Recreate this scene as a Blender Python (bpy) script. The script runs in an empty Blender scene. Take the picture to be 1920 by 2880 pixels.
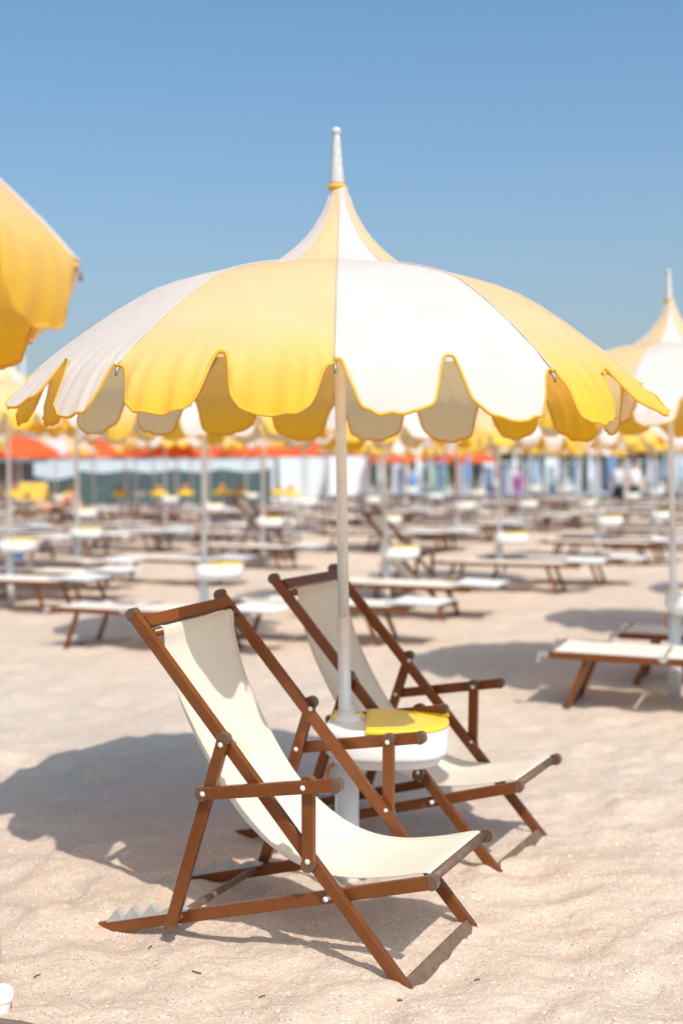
import bpy, bmesh, math, random
import numpy as np
from mathutils import Vector, Matrix

R = math.radians
random.seed(7)
rng = np.random.default_rng(7)
scene = bpy.context.scene
COL = scene.collection

# ------------------------------------------------------------------ camera
CAM_H = 1.6
cam_d = bpy.data.cameras.new('camera')
cam = bpy.data.objects.new('camera', cam_d)
COL.objects.link(cam)
cam_d.sensor_fit = 'HORIZONTAL'
cam_d.sensor_width = 24.0
cam_d.lens = 43.0
cam_d.clip_start = 0.05
cam_d.clip_end = 3000
cam.matrix_world = (Matrix.Translation((0, 0, CAM_H)) @ Matrix.Rotation(R(90 - 1.96), 4, 'X')
                    @ Matrix.Rotation(R(-0.5), 4, 'Z'))
cam_d.dof.use_dof = True
cam_d.dof.focus_distance = 3.75
cam_d.dof.aperture_fstop = 1.55
cam_d.dof.aperture_blades = 0
scene.camera = cam

# ------------------------------------------------------------------ sky, sun, exposure
SUN = Vector((0.31, -0.76, 1.0)).normalized()
world = bpy.data.worlds.new('World')
scene.world = world
world.use_nodes = True
wn = world.node_tree
wn.nodes.clear()
wo = wn.nodes.new('ShaderNodeOutputWorld')
bg = wn.nodes.new('ShaderNodeBackground')
sky = wn.nodes.new('ShaderNodeTexSky')
sky.sky_type = 'NISHITA'
sky.sun_disc = False
sky.sun_elevation = math.asin(SUN.z)
sky.sun_rotation = math.atan2(SUN.x, SUN.y)
sky.altitude = 0
sky.air_density = 1.3
sky.dust_density = 4.2
sky.ozone_density = 10.0
bg.inputs['Strength'].default_value = 0.122
# pale sea haze that thins out with elevation, the same in every direction
w_tc = wn.nodes.new('ShaderNodeTexCoord')
w_sx = wn.nodes.new('ShaderNodeSeparateXYZ')
wn.links.new(w_tc.outputs['Generated'], w_sx.inputs[0])
w_ab = wn.nodes.new('ShaderNodeMath')
w_ab.operation = 'ABSOLUTE'
wn.links.new(w_sx.outputs[2], w_ab.inputs[0])
w_ml = wn.nodes.new('ShaderNodeMath')
w_ml.operation = 'MULTIPLY'
wn.links.new(w_ab.outputs[0], w_ml.inputs[0])
w_ml.inputs[1].default_value = -6.4
w_ex = wn.nodes.new('ShaderNodeMath')
w_ex.operation = 'EXPONENT'
wn.links.new(w_ml.outputs[0], w_ex.inputs[0])
w_f = wn.nodes.new('ShaderNodeMath')
w_f.operation = 'MULTIPLY'
wn.links.new(w_ex.outputs[0], w_f.inputs[0])
w_f.inputs[1].default_value = 0.85
w_mx = wn.nodes.new('ShaderNodeMix')
w_mx.data_type = 'RGBA'
w_mx.inputs[7].default_value = (3.6, 3.95, 4.3, 1)
wn.links.new(w_f.outputs[0], w_mx.inputs[0])
w_tn = wn.nodes.new('ShaderNodeMix')
w_tn.data_type = 'RGBA'
w_tn.blend_type = 'MULTIPLY'
w_tn.inputs[0].default_value = 1.0
w_tn.inputs[7].default_value = (0.82, 1.0, 0.97, 1)
wn.links.new(sky.outputs[0], w_tn.inputs[6])
wn.links.new(w_tn.outputs[2], w_mx.inputs[6])
wn.links.new(w_mx.outputs[2], bg.inputs[0])
wn.links.new(bg.outputs[0], wo.inputs[0])

sun_d = bpy.data.lights.new('sun', 'SUN')
sun_d.energy = 2.95
sun_d.angle = R(0.5)
sun_d.color = (1.0, 0.955, 0.885)
sun = bpy.data.objects.new('sun', sun_d)
COL.objects.link(sun)
sun.rotation_euler = SUN.to_track_quat('Z', 'Y').to_euler()
sun.location = (6, -14, 20)

vs = scene.view_settings
vs.view_transform = 'Standard'
vs.look = 'None'
vs.gamma = 1
vs.use_curve_mapping = False
vs.exposure = 0.48


# ------------------------------------------------------------------ materials
def mat(name, base, rough=0.6, metal=0.0, spec=0.5, var=0.0, vscale=20, bump=0.0, bscale=200, trans=0.0, sheen=0.0, tcol=None):
    m = bpy.data.materials.new(name)
    m.use_nodes = True
    nt = m.node_tree
    b = nt.nodes['Principled BSDF']
    b.inputs['Base Color'].default_value = (*base, 1)
    b.inputs['Roughness'].default_value = rough
    b.inputs['Metallic'].default_value = metal
    b.inputs['Specular IOR Level'].default_value = spec
    tc = nt.nodes.new('ShaderNodeTexCoord')
    col = None
    if var > 0:
        n = nt.nodes.new('ShaderNodeTexNoise')
        n.inputs['Scale'].default_value = vscale
        n.inputs['Detail'].default_value = 5
        n.inputs['Roughness'].default_value = 0.65
        nt.links.new(tc.outputs['Object'], n.inputs['Vector'])
        r = nt.nodes.new('ShaderNodeMapRange')
        r.inputs['From Min'].default_value = 0.3
        r.inputs['From Max'].default_value = 0.7
        r.inputs['To Min'].default_value = 1 - var
        r.inputs['To Max'].default_value = 1 + var
        nt.links.new(n.outputs['Fac'], r.inputs['Value'])
        mx = nt.nodes.new('ShaderNodeMix')
        mx.data_type = 'RGBA'
        mx.blend_type = 'MULTIPLY'
        mx.inputs[0].default_value = 1
        mx.inputs[6].default_value = (*base, 1)
        nt.links.new(r.outputs[0], mx.inputs[7])
        nt.links.new(mx.outputs[2], b.inputs['Base Color'])
        col = mx.outputs[2]
    if bump > 0:
        n2 = nt.nodes.new('ShaderNodeTexNoise')
        n2.inputs['Scale'].default_value = bscale
        n2.inputs['Detail'].default_value = 3
        nt.links.new(tc.outputs['Object'], n2.inputs['Vector'])
        bp = nt.nodes.new('ShaderNodeBump')
        bp.inputs['Strength'].default_value = bump
        bp.inputs['Distance'].default_value = 0.002
        nt.links.new(n2.outputs['Fac'], bp.inputs['Height'])
        nt.links.new(bp.outputs[0], b.inputs['Normal'])
    if sheen > 0:
        b.inputs['Sheen Weight'].default_value = sheen
        b.inputs['Sheen Roughness'].default_value = 0.4
    if trans > 0:
        out = nt.nodes['Material Output']
        t = nt.nodes.new('ShaderNodeBsdfTranslucent')
        t.inputs['Color'].default_value = (*(tcol or base), 1)
        ms = nt.nodes.new('ShaderNodeMixShader')
        ms.inputs[0].default_value = trans
        nt.links.new(b.outputs[0], ms.inputs[1])
        nt.links.new(t.outputs[0], ms.inputs[2])
        nt.links.new(ms.outputs[0], out.inputs['Surface'])
    return m


def lit_faded_canvas(name, top, low, trans, tcol, rim_z):
    """awning canvas: sun wash and some bleaching painted into the upper slope, stronger colour at the hanging edge"""
    m = mat(name, top, rough=0.85, spec=0.2, bump=0.25, bscale=500, trans=trans, tcol=tcol, sheen=0.25)
    nt = m.node_tree
    b = nt.nodes['Principled BSDF']
    tc = nt.nodes.new('ShaderNodeTexCoord')
    sx = nt.nodes.new('ShaderNodeSeparateXYZ')
    nt.links.new(tc.outputs['Object'], sx.inputs[0])
    n = nt.nodes.new('ShaderNodeTexNoise')
    n.inputs['Scale'].default_value = 3
    n.inputs['Detail'].default_value = 4
    nt.links.new(tc.outputs['Object'], n.inputs['Vector'])
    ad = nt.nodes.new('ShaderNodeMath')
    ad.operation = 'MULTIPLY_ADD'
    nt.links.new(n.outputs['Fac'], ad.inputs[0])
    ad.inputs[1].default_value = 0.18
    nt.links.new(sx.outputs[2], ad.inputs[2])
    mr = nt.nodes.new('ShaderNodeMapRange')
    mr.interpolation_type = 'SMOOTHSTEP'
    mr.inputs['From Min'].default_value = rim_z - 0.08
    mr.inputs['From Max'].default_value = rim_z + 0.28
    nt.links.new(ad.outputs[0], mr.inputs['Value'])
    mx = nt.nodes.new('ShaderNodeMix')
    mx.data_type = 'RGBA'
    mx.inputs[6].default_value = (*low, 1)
    mx.inputs[7].default_value = (*top, 1)  # paler top colour stands for grazing sun and sheen as well as fading
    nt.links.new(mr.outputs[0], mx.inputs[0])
    n3 = nt.nodes.new('ShaderNodeTexNoise')
    n3.inputs['Scale'].default_value = 7
    n3.inputs['Detail'].default_value = 8
    n3.inputs['Roughness'].default_value = 0.7
    nt.links.new(tc.outputs['Object'], n3.inputs['Vector'])
    r3 = nt.nodes.new('ShaderNodeMapRange')
    r3.inputs['From Min'].default_value = 0.3
    r3.inputs['From Max'].default_value = 0.6
    r3.inputs['To Min'].default_value = 0.90
    r3.inputs['To Max'].default_value = 1.0
    nt.links.new(n3.outputs['Fac'], r3.inputs['Value'])
    m3 = nt.nodes.new('ShaderNodeMix')
    m3.data_type = 'RGBA'
    m3.blend_type = 'MULTIPLY'
    m3.inputs[0].default_value = 1
    nt.links.new(mx.outputs[2], m3.inputs[6])
    nt.links.new(r3.outputs[0], m3.inputs[7])
    nt.links.new(m3.outputs[2], b.inputs['Base Color'])
    return m


RIM_Z = 1.971
M = {}
M['yellow'] = lit_faded_canvas('yellow_canvas', (0.90, 0.82, 0.47), (0.92, 0.755, 0.06), 0.50, (1.0, 0.33, 0.007), RIM_Z)
M['white'] = lit_faded_canvas('white_canvas', (0.745, 0.75, 0.745), (0.745, 0.75, 0.745), 0.41, (1.0, 0.63, 0.20), RIM_Z)
M['binding'] = mat('yellow_binding', (0.86, 0.64, 0.09), 0.9, spec=0.1, bump=0.6, bscale=700, trans=0.40, tcol=(1.0, .34, .02))
M['pole'] = mat('brushed_aluminium', (0.76, 0.755, 0.745), 0.3, 0.12, var=0.06, vscale=30)
M['finial'] = mat('weathered_plastic', (0.50, 0.49, 0.46), 0.6, var=0.18, vscale=60)
M['rib'] = mat('grey_steel', (0.30, 0.29, 0.28), 0.5, 0.6)
M['plastic'] = mat('white_plastic', (0.78, 0.77, 0.75), 0.35, var=0.03, vscale=9)
M['lid'] = mat('yellow_plastic', (0.85, 0.60, 0.02), 0.3, var=0.05, vscale=15)
M['hook'] = mat('orange_plastic', (0.55, 0.22, 0.05), 0.45)
M['wood'] = mat('brown_aluminium', (0.20, 0.063, 0.016), 0.26, 0.35, var=0.12, vscale=9, bump=0.15, bscale=400)
M['bar'] = mat('dusty_bar', (0.16, 0.095, 0.06), 0.6, 0.1, var=0.3, vscale=30)
M['dark'] = mat('black_bar', (0.035, 0.036, 0.04), 0.5, var=0.2)
M['cap'] = mat('bronze_cap', (0.13, 0.072, 0.042), 0.3, var=0.25, vscale=60)
M['rivet'] = mat('white_rivet', (0.68, 0.66, 0.63), 0.3)
M['zinc'] = mat('zinc_plate', (0.46, 0.46, 0.44), 0.55, 0.35, var=0.15, vscale=40)
M['sling'] = mat('cream_canvas', (0.76, 0.70, 0.60), 0.9, spec=0.15, var=0.035, vscale=14, bump=0.35, bscale=900, trans=0.17, tcol=(0.8, 0.66, 0.48))
M['print'] = mat('faded_print', (0.78, 0.66, 0.45), 0.9, spec=0.1)
M['bed'] = mat('cream_mesh', (0.74, 0.68, 0.61), 0.85, spec=0.2, var=0.04, vscale=6, trans=0.1)
M['hood'] = mat('pale_grey_hood', (0.72, 0.71, 0.70), 0.7, var=0.04)
M['chrome'] = mat('silver_hinge', (0.7, 0.7, 0.68), 0.2, 0.8)


# ------------------------------------------------------------------ object helpers
def new_obj(name, bm, m, parent=None, smooth=False):
    me = bpy.data.meshes.new(name)
    bm.to_mesh(me)
    bm.free()
    for mm in (m if isinstance(m, (list, tuple)) else [m]):
        me.materials.append(mm)
    if smooth:
        for p in me.polygons:
            p.use_smooth = True
    o = bpy.data.objects.new(name, me)
    COL.objects.link(o)
    if parent:
        o.parent = parent
    return o


def mesh_obj(name, verts, faces, m, parent=None, smooth=True):
    me = bpy.data.meshes.new(name)
    me.from_pydata([tuple(v) for v in verts], [], faces)
    for mm in (m if isinstance(m, (list, tuple)) else [m]):
        me.materials.append(mm)
    if smooth:
        me.polygons.foreach_set('use_smooth', [True] * len(me.polygons))
    o = bpy.data.objects.new(name, me)
    COL.objects.link(o)
    if parent:
        o.parent = parent
    return o


def thing(name, label, cat, group=None, loc=(0, 0, 0), rz=0.0):
    o = bpy.data.objects.new(name, None)
    o.empty_display_size = 0.1
    COL.objects.link(o)
    o.location = loc
    o.rotation_euler = (0, 0, rz)
    tag(o, label, cat, group)
    return o


def tag(o, label, cat, group=None):
    o['label'] = label
    o['category'] = cat
    if group:
        o['group'] = group
    return o


KIDS = {}


def copy_tree(o, parent=None):
    if o.name not in KIDS:
        KIDS[o.name] = list(o.children)
    c = o.copy()
    COL.objects.link(c)
    if parent:
        c.parent = parent
    for ch in KIDS[o.name]:
        copy_tree(ch, c)
    return c


def b_box(bm, c, s, rot=None, bev=0.0):
    r = bmesh.ops.create_cube(bm, size=1.0)
    vs_ = r['verts']
    bmesh.ops.scale(bm, vec=Vector(s), verts=vs_)
    if bev > 0:
        es = list({e for v in vs_ for e in v.link_edges})
        g = bmesh.ops.bevel(bm, geom=es, offset=bev, segments=2, affect='EDGES', profile=0.5)
        vs_ = list({v for v in g['verts']} | {v for v in vs_ if v.is_valid})
    if rot is not None:
        bmesh.ops.rotate(bm, cent=(0, 0, 0), matrix=rot, verts=vs_)
    bmesh.ops.translate(bm, vec=Vector(c), verts=vs_)
    return vs_


def b_beam(bm, p0, p1, wz, y0, y1, bev=0.003, rc=None):
    """bar in the vertical x-z plane from p0 to p1 (x, z), depth wz in plane, lateral span y0..y1"""
    dx, dz = p1[0] - p0[0], p1[1] - p0[1]
    L = math.hypot(dx, dz)
    a = math.atan2(dz, dx)
    rot = Matrix.Rotation(-a, 3, 'Y')
    b_box(bm, ((p0[0] + p1[0]) / 2, (y0 + y1) / 2, (p0[1] + p1[1]) / 2), (L, abs(y1 - y0), wz), rot, bev)


def b_cyl(bm, p0, p1, r0, r1=None, seg=16, caps=True):
    p0 = Vector(p0)
    p1 = Vector(p1)
    d = p1 - p0
    r = bmesh.ops.create_cone(bm, cap_ends=caps, cap_tris=False, segments=seg, radius1=r0,
                              radius2=r0 if r1 is None else r1, depth=d.length)
    q = d.to_track_quat('Z', 'Y').to_matrix().to_4x4()
    bmesh.ops.transform(bm, matrix=Matrix.Translation((p0 + p1) / 2) @ q, verts=r['verts'])
    return r['verts']


def b_lathe(bm, prof, seg=24, axis_xy=(0, 0)):
    rings = []
    for r, z in prof:
        rings.append([bm.verts.new((axis_xy[0] + r * math.cos(2 * math.pi * k / seg),
                                    axis_xy[1] + r * math.sin(2 * math.pi * k / seg), z)) for k in range(seg)])
    for a, b in zip(rings, rings[1:]):
        for k in range(seg):
            bm.faces.new((a[k], a[(k + 1) % seg], b[(k + 1) % seg], b[k]))
    bm.faces.new(rings[-1])
    bm.faces.new(rings[0][::-1])


def tube_path(pts, r, seg=6, flat=1.0, closed=False):
    """verts, faces of a tube along pts"""
    pts = [Vector(p) for p in pts]
    n = len(pts)
    V, Fc = [], []
    u = None
    for i, p in enumerate(pts):
        t = (pts[min(i + 1, n - 1)] - pts[max(i - 1, 0)])
        t = t.normalized() if t.length > 1e-9 else Vector((0, 0, 1))
        if u is None:
            up = Vector((0, 0, 1)) if abs(t.z) < 0.9 else Vector((1, 0, 0))
            s = t.cross(up).normalized()
            u = s.cross(t)
        else:
            u = (u - t * u.dot(t))
            u = u.normalized() if u.length > 1e-6 else Vector((0, 0, 1))
            s = t.cross(u).normalized()
        for k in range(seg):
            a = 2 * math.pi * k / seg
            V.append(p + s * (math.cos(a) * r * flat) + u * (math.sin(a) * r))
    for i in range(n - 1):
        for k in range(seg):
            Fc.append((i * seg + k, i * seg + (k + 1) % seg, (i + 1) * seg + (k + 1) % seg, (i + 1) * seg + k))
    Fc.append(tuple(range(seg))[::-1])
    Fc.append(tuple((n - 1) * seg + k for k in range(seg)))
    return V, Fc


def pchip(xs, ys):
    xs = np.array(xs, float)
    ys = np.array(ys, float)
    h = np.diff(xs)
    d = np.diff(ys) / h
    m = np.zeros(len(xs))
    m[0], m[-1] = d[0], d[-1]
    for i in range(1, len(xs) - 1):
        m[i] = 0 if d[i - 1] * d[i] <= 0 else 2 * d[i - 1] * d[i] / (d[i - 1] + d[i])

    def f(x):
        i = int(np.clip(np.searchsorted(xs, x) - 1, 0, len(xs) - 2))
        t = (x - xs[i]) / h[i]
        return ((2 * t**3 - 3 * t**2 + 1) * ys[i] + (t**3 - 2 * t**2 + t) * h[i] * m[i]
                + (-2 * t**3 + 3 * t**2) * ys[i + 1] + (t**3 - t**2) * h[i] * m[i + 1])
    return f


# ------------------------------------------------------------------ sand
_tab = rng.random((256, 256))


def vnoise(x, y):
    xi = np.floor(x).astype(int)
    yi = np.floor(y).astype(int)
    fx = x - xi
    fy = y - yi
    fx = fx * fx * fx * (fx * (fx * 6 - 15) + 10)
    fy = fy * fy * fy * (fy * (fy * 6 - 15) + 10)
    a = _tab[xi % 256, yi % 256]
    b = _tab[(xi + 1) % 256, yi % 256]
    c = _tab[xi % 256, (yi + 1) % 256]
    d = _tab[(xi + 1) % 256, (yi + 1) % 256]
    return (a * (1 - fx) + b * fx) * (1 - fy) + (c * (1 - fx) + d * fx) * fy - 0.5


_pits = [(random.uniform(-2.6, 2.6), random.uniform(2.2, 8.5), random.uniform(0.07, 0.13), random.uniform(-0.024, -0.008),
          random.uniform(0, 3.14)) for _ in range(120)]
_mounds = [(-1.04, 4.32, 0.10, 0.030), (-0.93, 4.25, 0.12, 0.022), (-0.62, 4.62, 0.12, 0.018), (0.24, 3.66, 0.16, -0.020), (0.5, 4.14, 0.16, -0.020),
           (0.05, 4.80, 0.13, -0.02), (0.63, 4.70, 0.08, 0.012), (0.9, 5.27, 0.07, 0.012), (0.33, 3.80, 0.08, -0.014), (0.05, 3.52, 0.10, 0.008), (0.36, 3.90, 0.16, -0.012),
           (0.13, 3.705, 0.045, 0.014), (0.225, 3.60, 0.05, 0.012), (0.40, 4.20, 0.045, 0.014), (0.55, 4.80, 0.045, 0.014), (0.80, 5.30, 0.045, 0.012)]


def sand_h(x, y):
    x = np.asarray(x, float)
    y = np.asarray(y, float)
    far = np.clip((y - 5) / 6, 0, 1)
    h = (0.02 + 0.05 * far) * vnoise(x * 0.45 + 3.1, y * 0.45 + 8.2)
    h = h + 0.030 * vnoise(x * 1.7 + 13, y * 1.7 + 5)
    h = h + 0.030 * vnoise(x * 4.3 + 31, y * 4.3 + 17)
    h = h + 0.016 * vnoise(x * 10.7 + 41, y * 10.7 + 7)
    h = h + 0.0055 * vnoise(x * 27 + 1, y * 27 + 77)
    h = h + 0.0030 * vnoise(x * 61 + 1, y * 61 + 7)
    h = h + 0.0085 * np.clip(y - 15, 0, 35)
    for px, py, pr, pd, pa in _pits:
        c, s = math.cos(pa), math.sin(pa)
        u = ((x - px) * c + (y - py) * s) / (pr * 1.5)
        v = (-(x - px) * s + (y - py) * c) / pr
        q = u * u + v * v
        h = h + pd * np.exp(-q) - 0.45 * pd * np.exp(-(np.sqrt(q) - 1.6) ** 2 * 4)
    for px, py, pr, pd in _mounds:
        q = ((x - px) ** 2 + (y - py) ** 2) / (pr * pr)
        h = h + pd * np.exp(-q)
    return h


def hz(x, y):
    return float(sand_h(x, y))


def make_sand():
    ys = [-60, -30, -15, -8, -5, -3, -1.5, -0.5, 0.5, 1.2, 1.7, 2.0]
    y = 2.05
    while y < 7:
        ys.append(y)
        y *= 1.0024
    while y < 60:
        ys.append(y)
        y *= 1.006
    ys += [62, 66, 75, 90, 120, 180, 300, 600, 1200, 2000]
    ys = np.array(ys)
    core = np.linspace(-0.36, 0.36, 440)
    side = np.array([0.37, 0.385, 0.41, 0.45, 0.5, 0.58, 0.7, 0.9, 1.3, 2.2, 5, 12])
    us = np.concatenate([-side[::-1], core, side])
    w = np.maximum(ys, 1.5) + 0.6
    X = us[None, :] * w[:, None]
    Y = np.repeat(ys[:, None], len(us), 1)
    Z = sand_h(X, Y)
    fade = np.clip((400 - Y) / 320, 0, 1)
    Z = Z * fade
    n, m = X.shape
    V = np.stack([X, Y, Z], -1).reshape(-1, 3)
    idx = np.arange(n * m).reshape(n, m)
    Fq = np.stack([idx[:-1, :-1], idx[:-1, 1:], idx[1:, 1:], idx[1:, :-1]], -1).reshape(-1, 4)
    me = bpy.data.meshes.new('sand')
    me.vertices.add(len(V))
    me.vertices.foreach_set('co', V.ravel())
    me.loops.add(Fq.size)
    me.loops.foreach_set('vertex_index', Fq.ravel().astype(np.int32))
    me.polygons.add(len(Fq))
    me.polygons.foreach_set('loop_start', np.arange(0, Fq.size, 4, dtype=np.int32))
    me.polygons.foreach_set('use_smooth', np.ones(len(Fq), bool))
    me.update(calc_edges=True)
    me.materials.append(sand_material())
    o = bpy.data.objects.new('sand', me)
    COL.objects.link(o)
    o['kind'] = 'structure'
    return o


def sand_material():
    m = bpy.data.materials.new('beach_sand')
    m.use_nodes = True
    nt = m.node_tree
    N, L = nt.nodes, nt.links
    b = N['Principled BSDF']
    b.inputs['Roughness'].default_value = 0.9
    b.inputs['Specular IOR Level'].default_value = 0.15
    tc = N.new('ShaderNodeTexCoord')

    def noise(scale, det=3, rough=0.6):
        n = N.new('ShaderNodeTexNoise')
        n.inputs['Scale'].default_value = scale
        n.inputs['Detail'].default_value = det
        n.inputs['Roughness'].default_value = rough
        L.new(tc.outputs['Object'], n.inputs['Vector'])
        return n

    def ramp(src, *stops):
        r = N.new('ShaderNodeValToRGB')
        e = r.color_ramp.elements
        e[0].position, e[0].color = stops[0][0], (*stops[0][1], 1)
        e[1].position, e[1].color = stops[-1][0], (*stops[-1][1], 1)
        for p, c in stops[1:-1]:
            q = e.new(p)
            q.color = (*c, 1)
        L.new(src, r.inputs[0])
        return r

    def mix(mode, fac, a, bb):
        x = N.new('ShaderNodeMix')
        x.data_type = 'RGBA'
        x.blend_type = mode
        if isinstance(fac, float):
            x.inputs[0].default_value = fac
        else:
            L.new(fac, x.inputs[0])
        L.new(a, x.inputs[6])
        if isinstance(bb, tuple):
            x.inputs[7].default_value = (*bb, 1)
        else:
            L.new(bb, x.inputs[7])
        return x.outputs[2]

    base = ramp(noise(1.6, 4).outputs['Fac'], (0.32, (0.565, 0.445, 0.348)), (0.68, (0.615, 0.49, 0.39)))
    grain = ramp(noise(330, 2, 0.7).outputs['Fac'], (0.30, (0.70, 0.67, 0.64)), (0.5, (1, 1, 1)), (0.72, (1.22, 1.2, 1.18)))
    c = mix('MULTIPLY', 1.0, base.outputs[0], grain.outputs[0])
    tint = ramp(noise(38, 3).outputs['Fac'], (0.35, (1.03, 0.96, 0.92)), (0.65, (0.97, 1.01, 1.03)))
    c = mix('MULTIPLY', 1.0, c, tint.outputs[0])
    # larger grains: shell crumbs (pale), orange quartz, dark bits
    for sc, thr, col in ((150, 0.80, (0.86, 0.82, 0.78)), (190, 0.86, (0.62, 0.36, 0.20)), (120, 0.93, (0.12, 0.09, 0.075)), (75, 0.965, (0.85, 0.82, 0.79))):
        vo = N.new('ShaderNodeTexVoronoi')
        vo.inputs['Scale'].default_value = sc
        L.new(tc.outputs['Object'], vo.inputs['Vector'])
        sp = N.new('ShaderNodeSeparateColor')
        L.new(vo.outputs['Color'], sp.inputs[0])
        g1 = N.new('ShaderNodeMath')
        g1.operation = 'GREATER_THAN'
        L.new(sp.outputs[0], g1.inputs[0])
        g1.inputs[1].default_value = thr
        g2 = N.new('ShaderNodeMath')
        g2.operation = 'LESS_THAN'
        L.new(vo.outputs['Distance'], g2.inputs[0])
        g2.inputs[1].default_value = 0.36
        g3 = N.new('ShaderNodeMath')
        g3.operation = 'MULTIPLY'
        L.new(g1.outputs[0], g3.inputs[0])
        L.new(g2.outputs[0], g3.inputs[1])
        g4 = N.new('ShaderNodeMath')
        g4.operation = 'MULTIPLY'
        L.new(g3.outputs[0], g4.inputs[0])
        g4.inputs[1].default_value = 0.75
        c = mix('MIX', g4.outputs[0], c, col)
    L.new(c, b.inputs['Base Color'])
    bp1 = N.new('ShaderNodeBump')
    bp1.inputs['Strength'].default_value = 0.6
    bp1.inputs['Distance'].default_value = 0.004
    L.new(noise(260, 3, 0.7).outputs['Fac'], bp1.inputs['Height'])
    bp2 = N.new('ShaderNodeBump')
    bp2.inputs['Strength'].default_value = 0.5
    bp2.inputs['Distance'].default_value = 0.012
    L.new(noise(55, 4, 0.6).outputs['Fac'], bp2.inputs['Height'])
    L.new(bp1.outputs[0], bp2.inputs['Normal'])
    L.new(bp2.outputs[0], b.inputs['Normal'])
    return m


make_sand()


# ------------------------------------------------------------------ umbrella
UR = 1.10
NP = 10


def zl(zrel):
    return 1.6 + zrel * UR + 0.06


_peak = pchip([0.024, 0.042, 0.085, 0.15, 0.24], [zl(0.955), zl(0.895), zl(0.812), zl(0.738), zl(0.668)])
_dome = pchip([0.24, 0.33, 0.42, 0.574, 0.72, 0.85, 0.93, 1.0], [zl(0.668), zl(0.657), zl(0.638), zl(0.592), zl(0.508), zl(0.412), zl(0.348), zl(0.283)])


def canopy_z(r):
    return _peak(r) if r < 0.24 else _dome(r)


TILT = Matrix.Translation((0, 0, zl(0.68))) @ Matrix.Rotation(R(1.7), 4, 'Y') @ Matrix.Translation((0, 0, -zl(0.68)))
RR_ = [0.024, 0.034, 0.045, 0.06, 0.088, 0.115, 0.146, 0.18, 0.215, 0.239, 0.242, 0.262, 0.29, 0.34, 0.40, 0.47, 0.54, 0.61, 0.68, 0.75, 0.82, 0.88, 0.93, 0.965, 0.985, 1.0]
RR_LOW = [0.024, 0.06, 0.12, 0.24, 0.34, 0.5, 0.66, 0.82, 0.93, 1.0]


def scallop(v, si):
    """hanging depth (0..1) across one lobe: rounded notch at both ends, steeper beside the middle notch"""
    def side(x, w):
        t = min(max((x - 0.025) / w, 0), 1)
        return t * t * (3 - 2 * t)
    w0, w1 = (0.12, 0.20) if si == 1 else (0.20, 0.15)
    q = abs(2 * v - 1)
    return max(0.0, 1 - q ** 2.2) ** 0.55 * side(v, w0) * side(1 - v, w1)


def ang_dir(deg):                      # 0 = toward the camera (-Y), positive to the right (+X)
    a = R(deg)
    return Vector((math.sin(a), -math.cos(a), 0))


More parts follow.
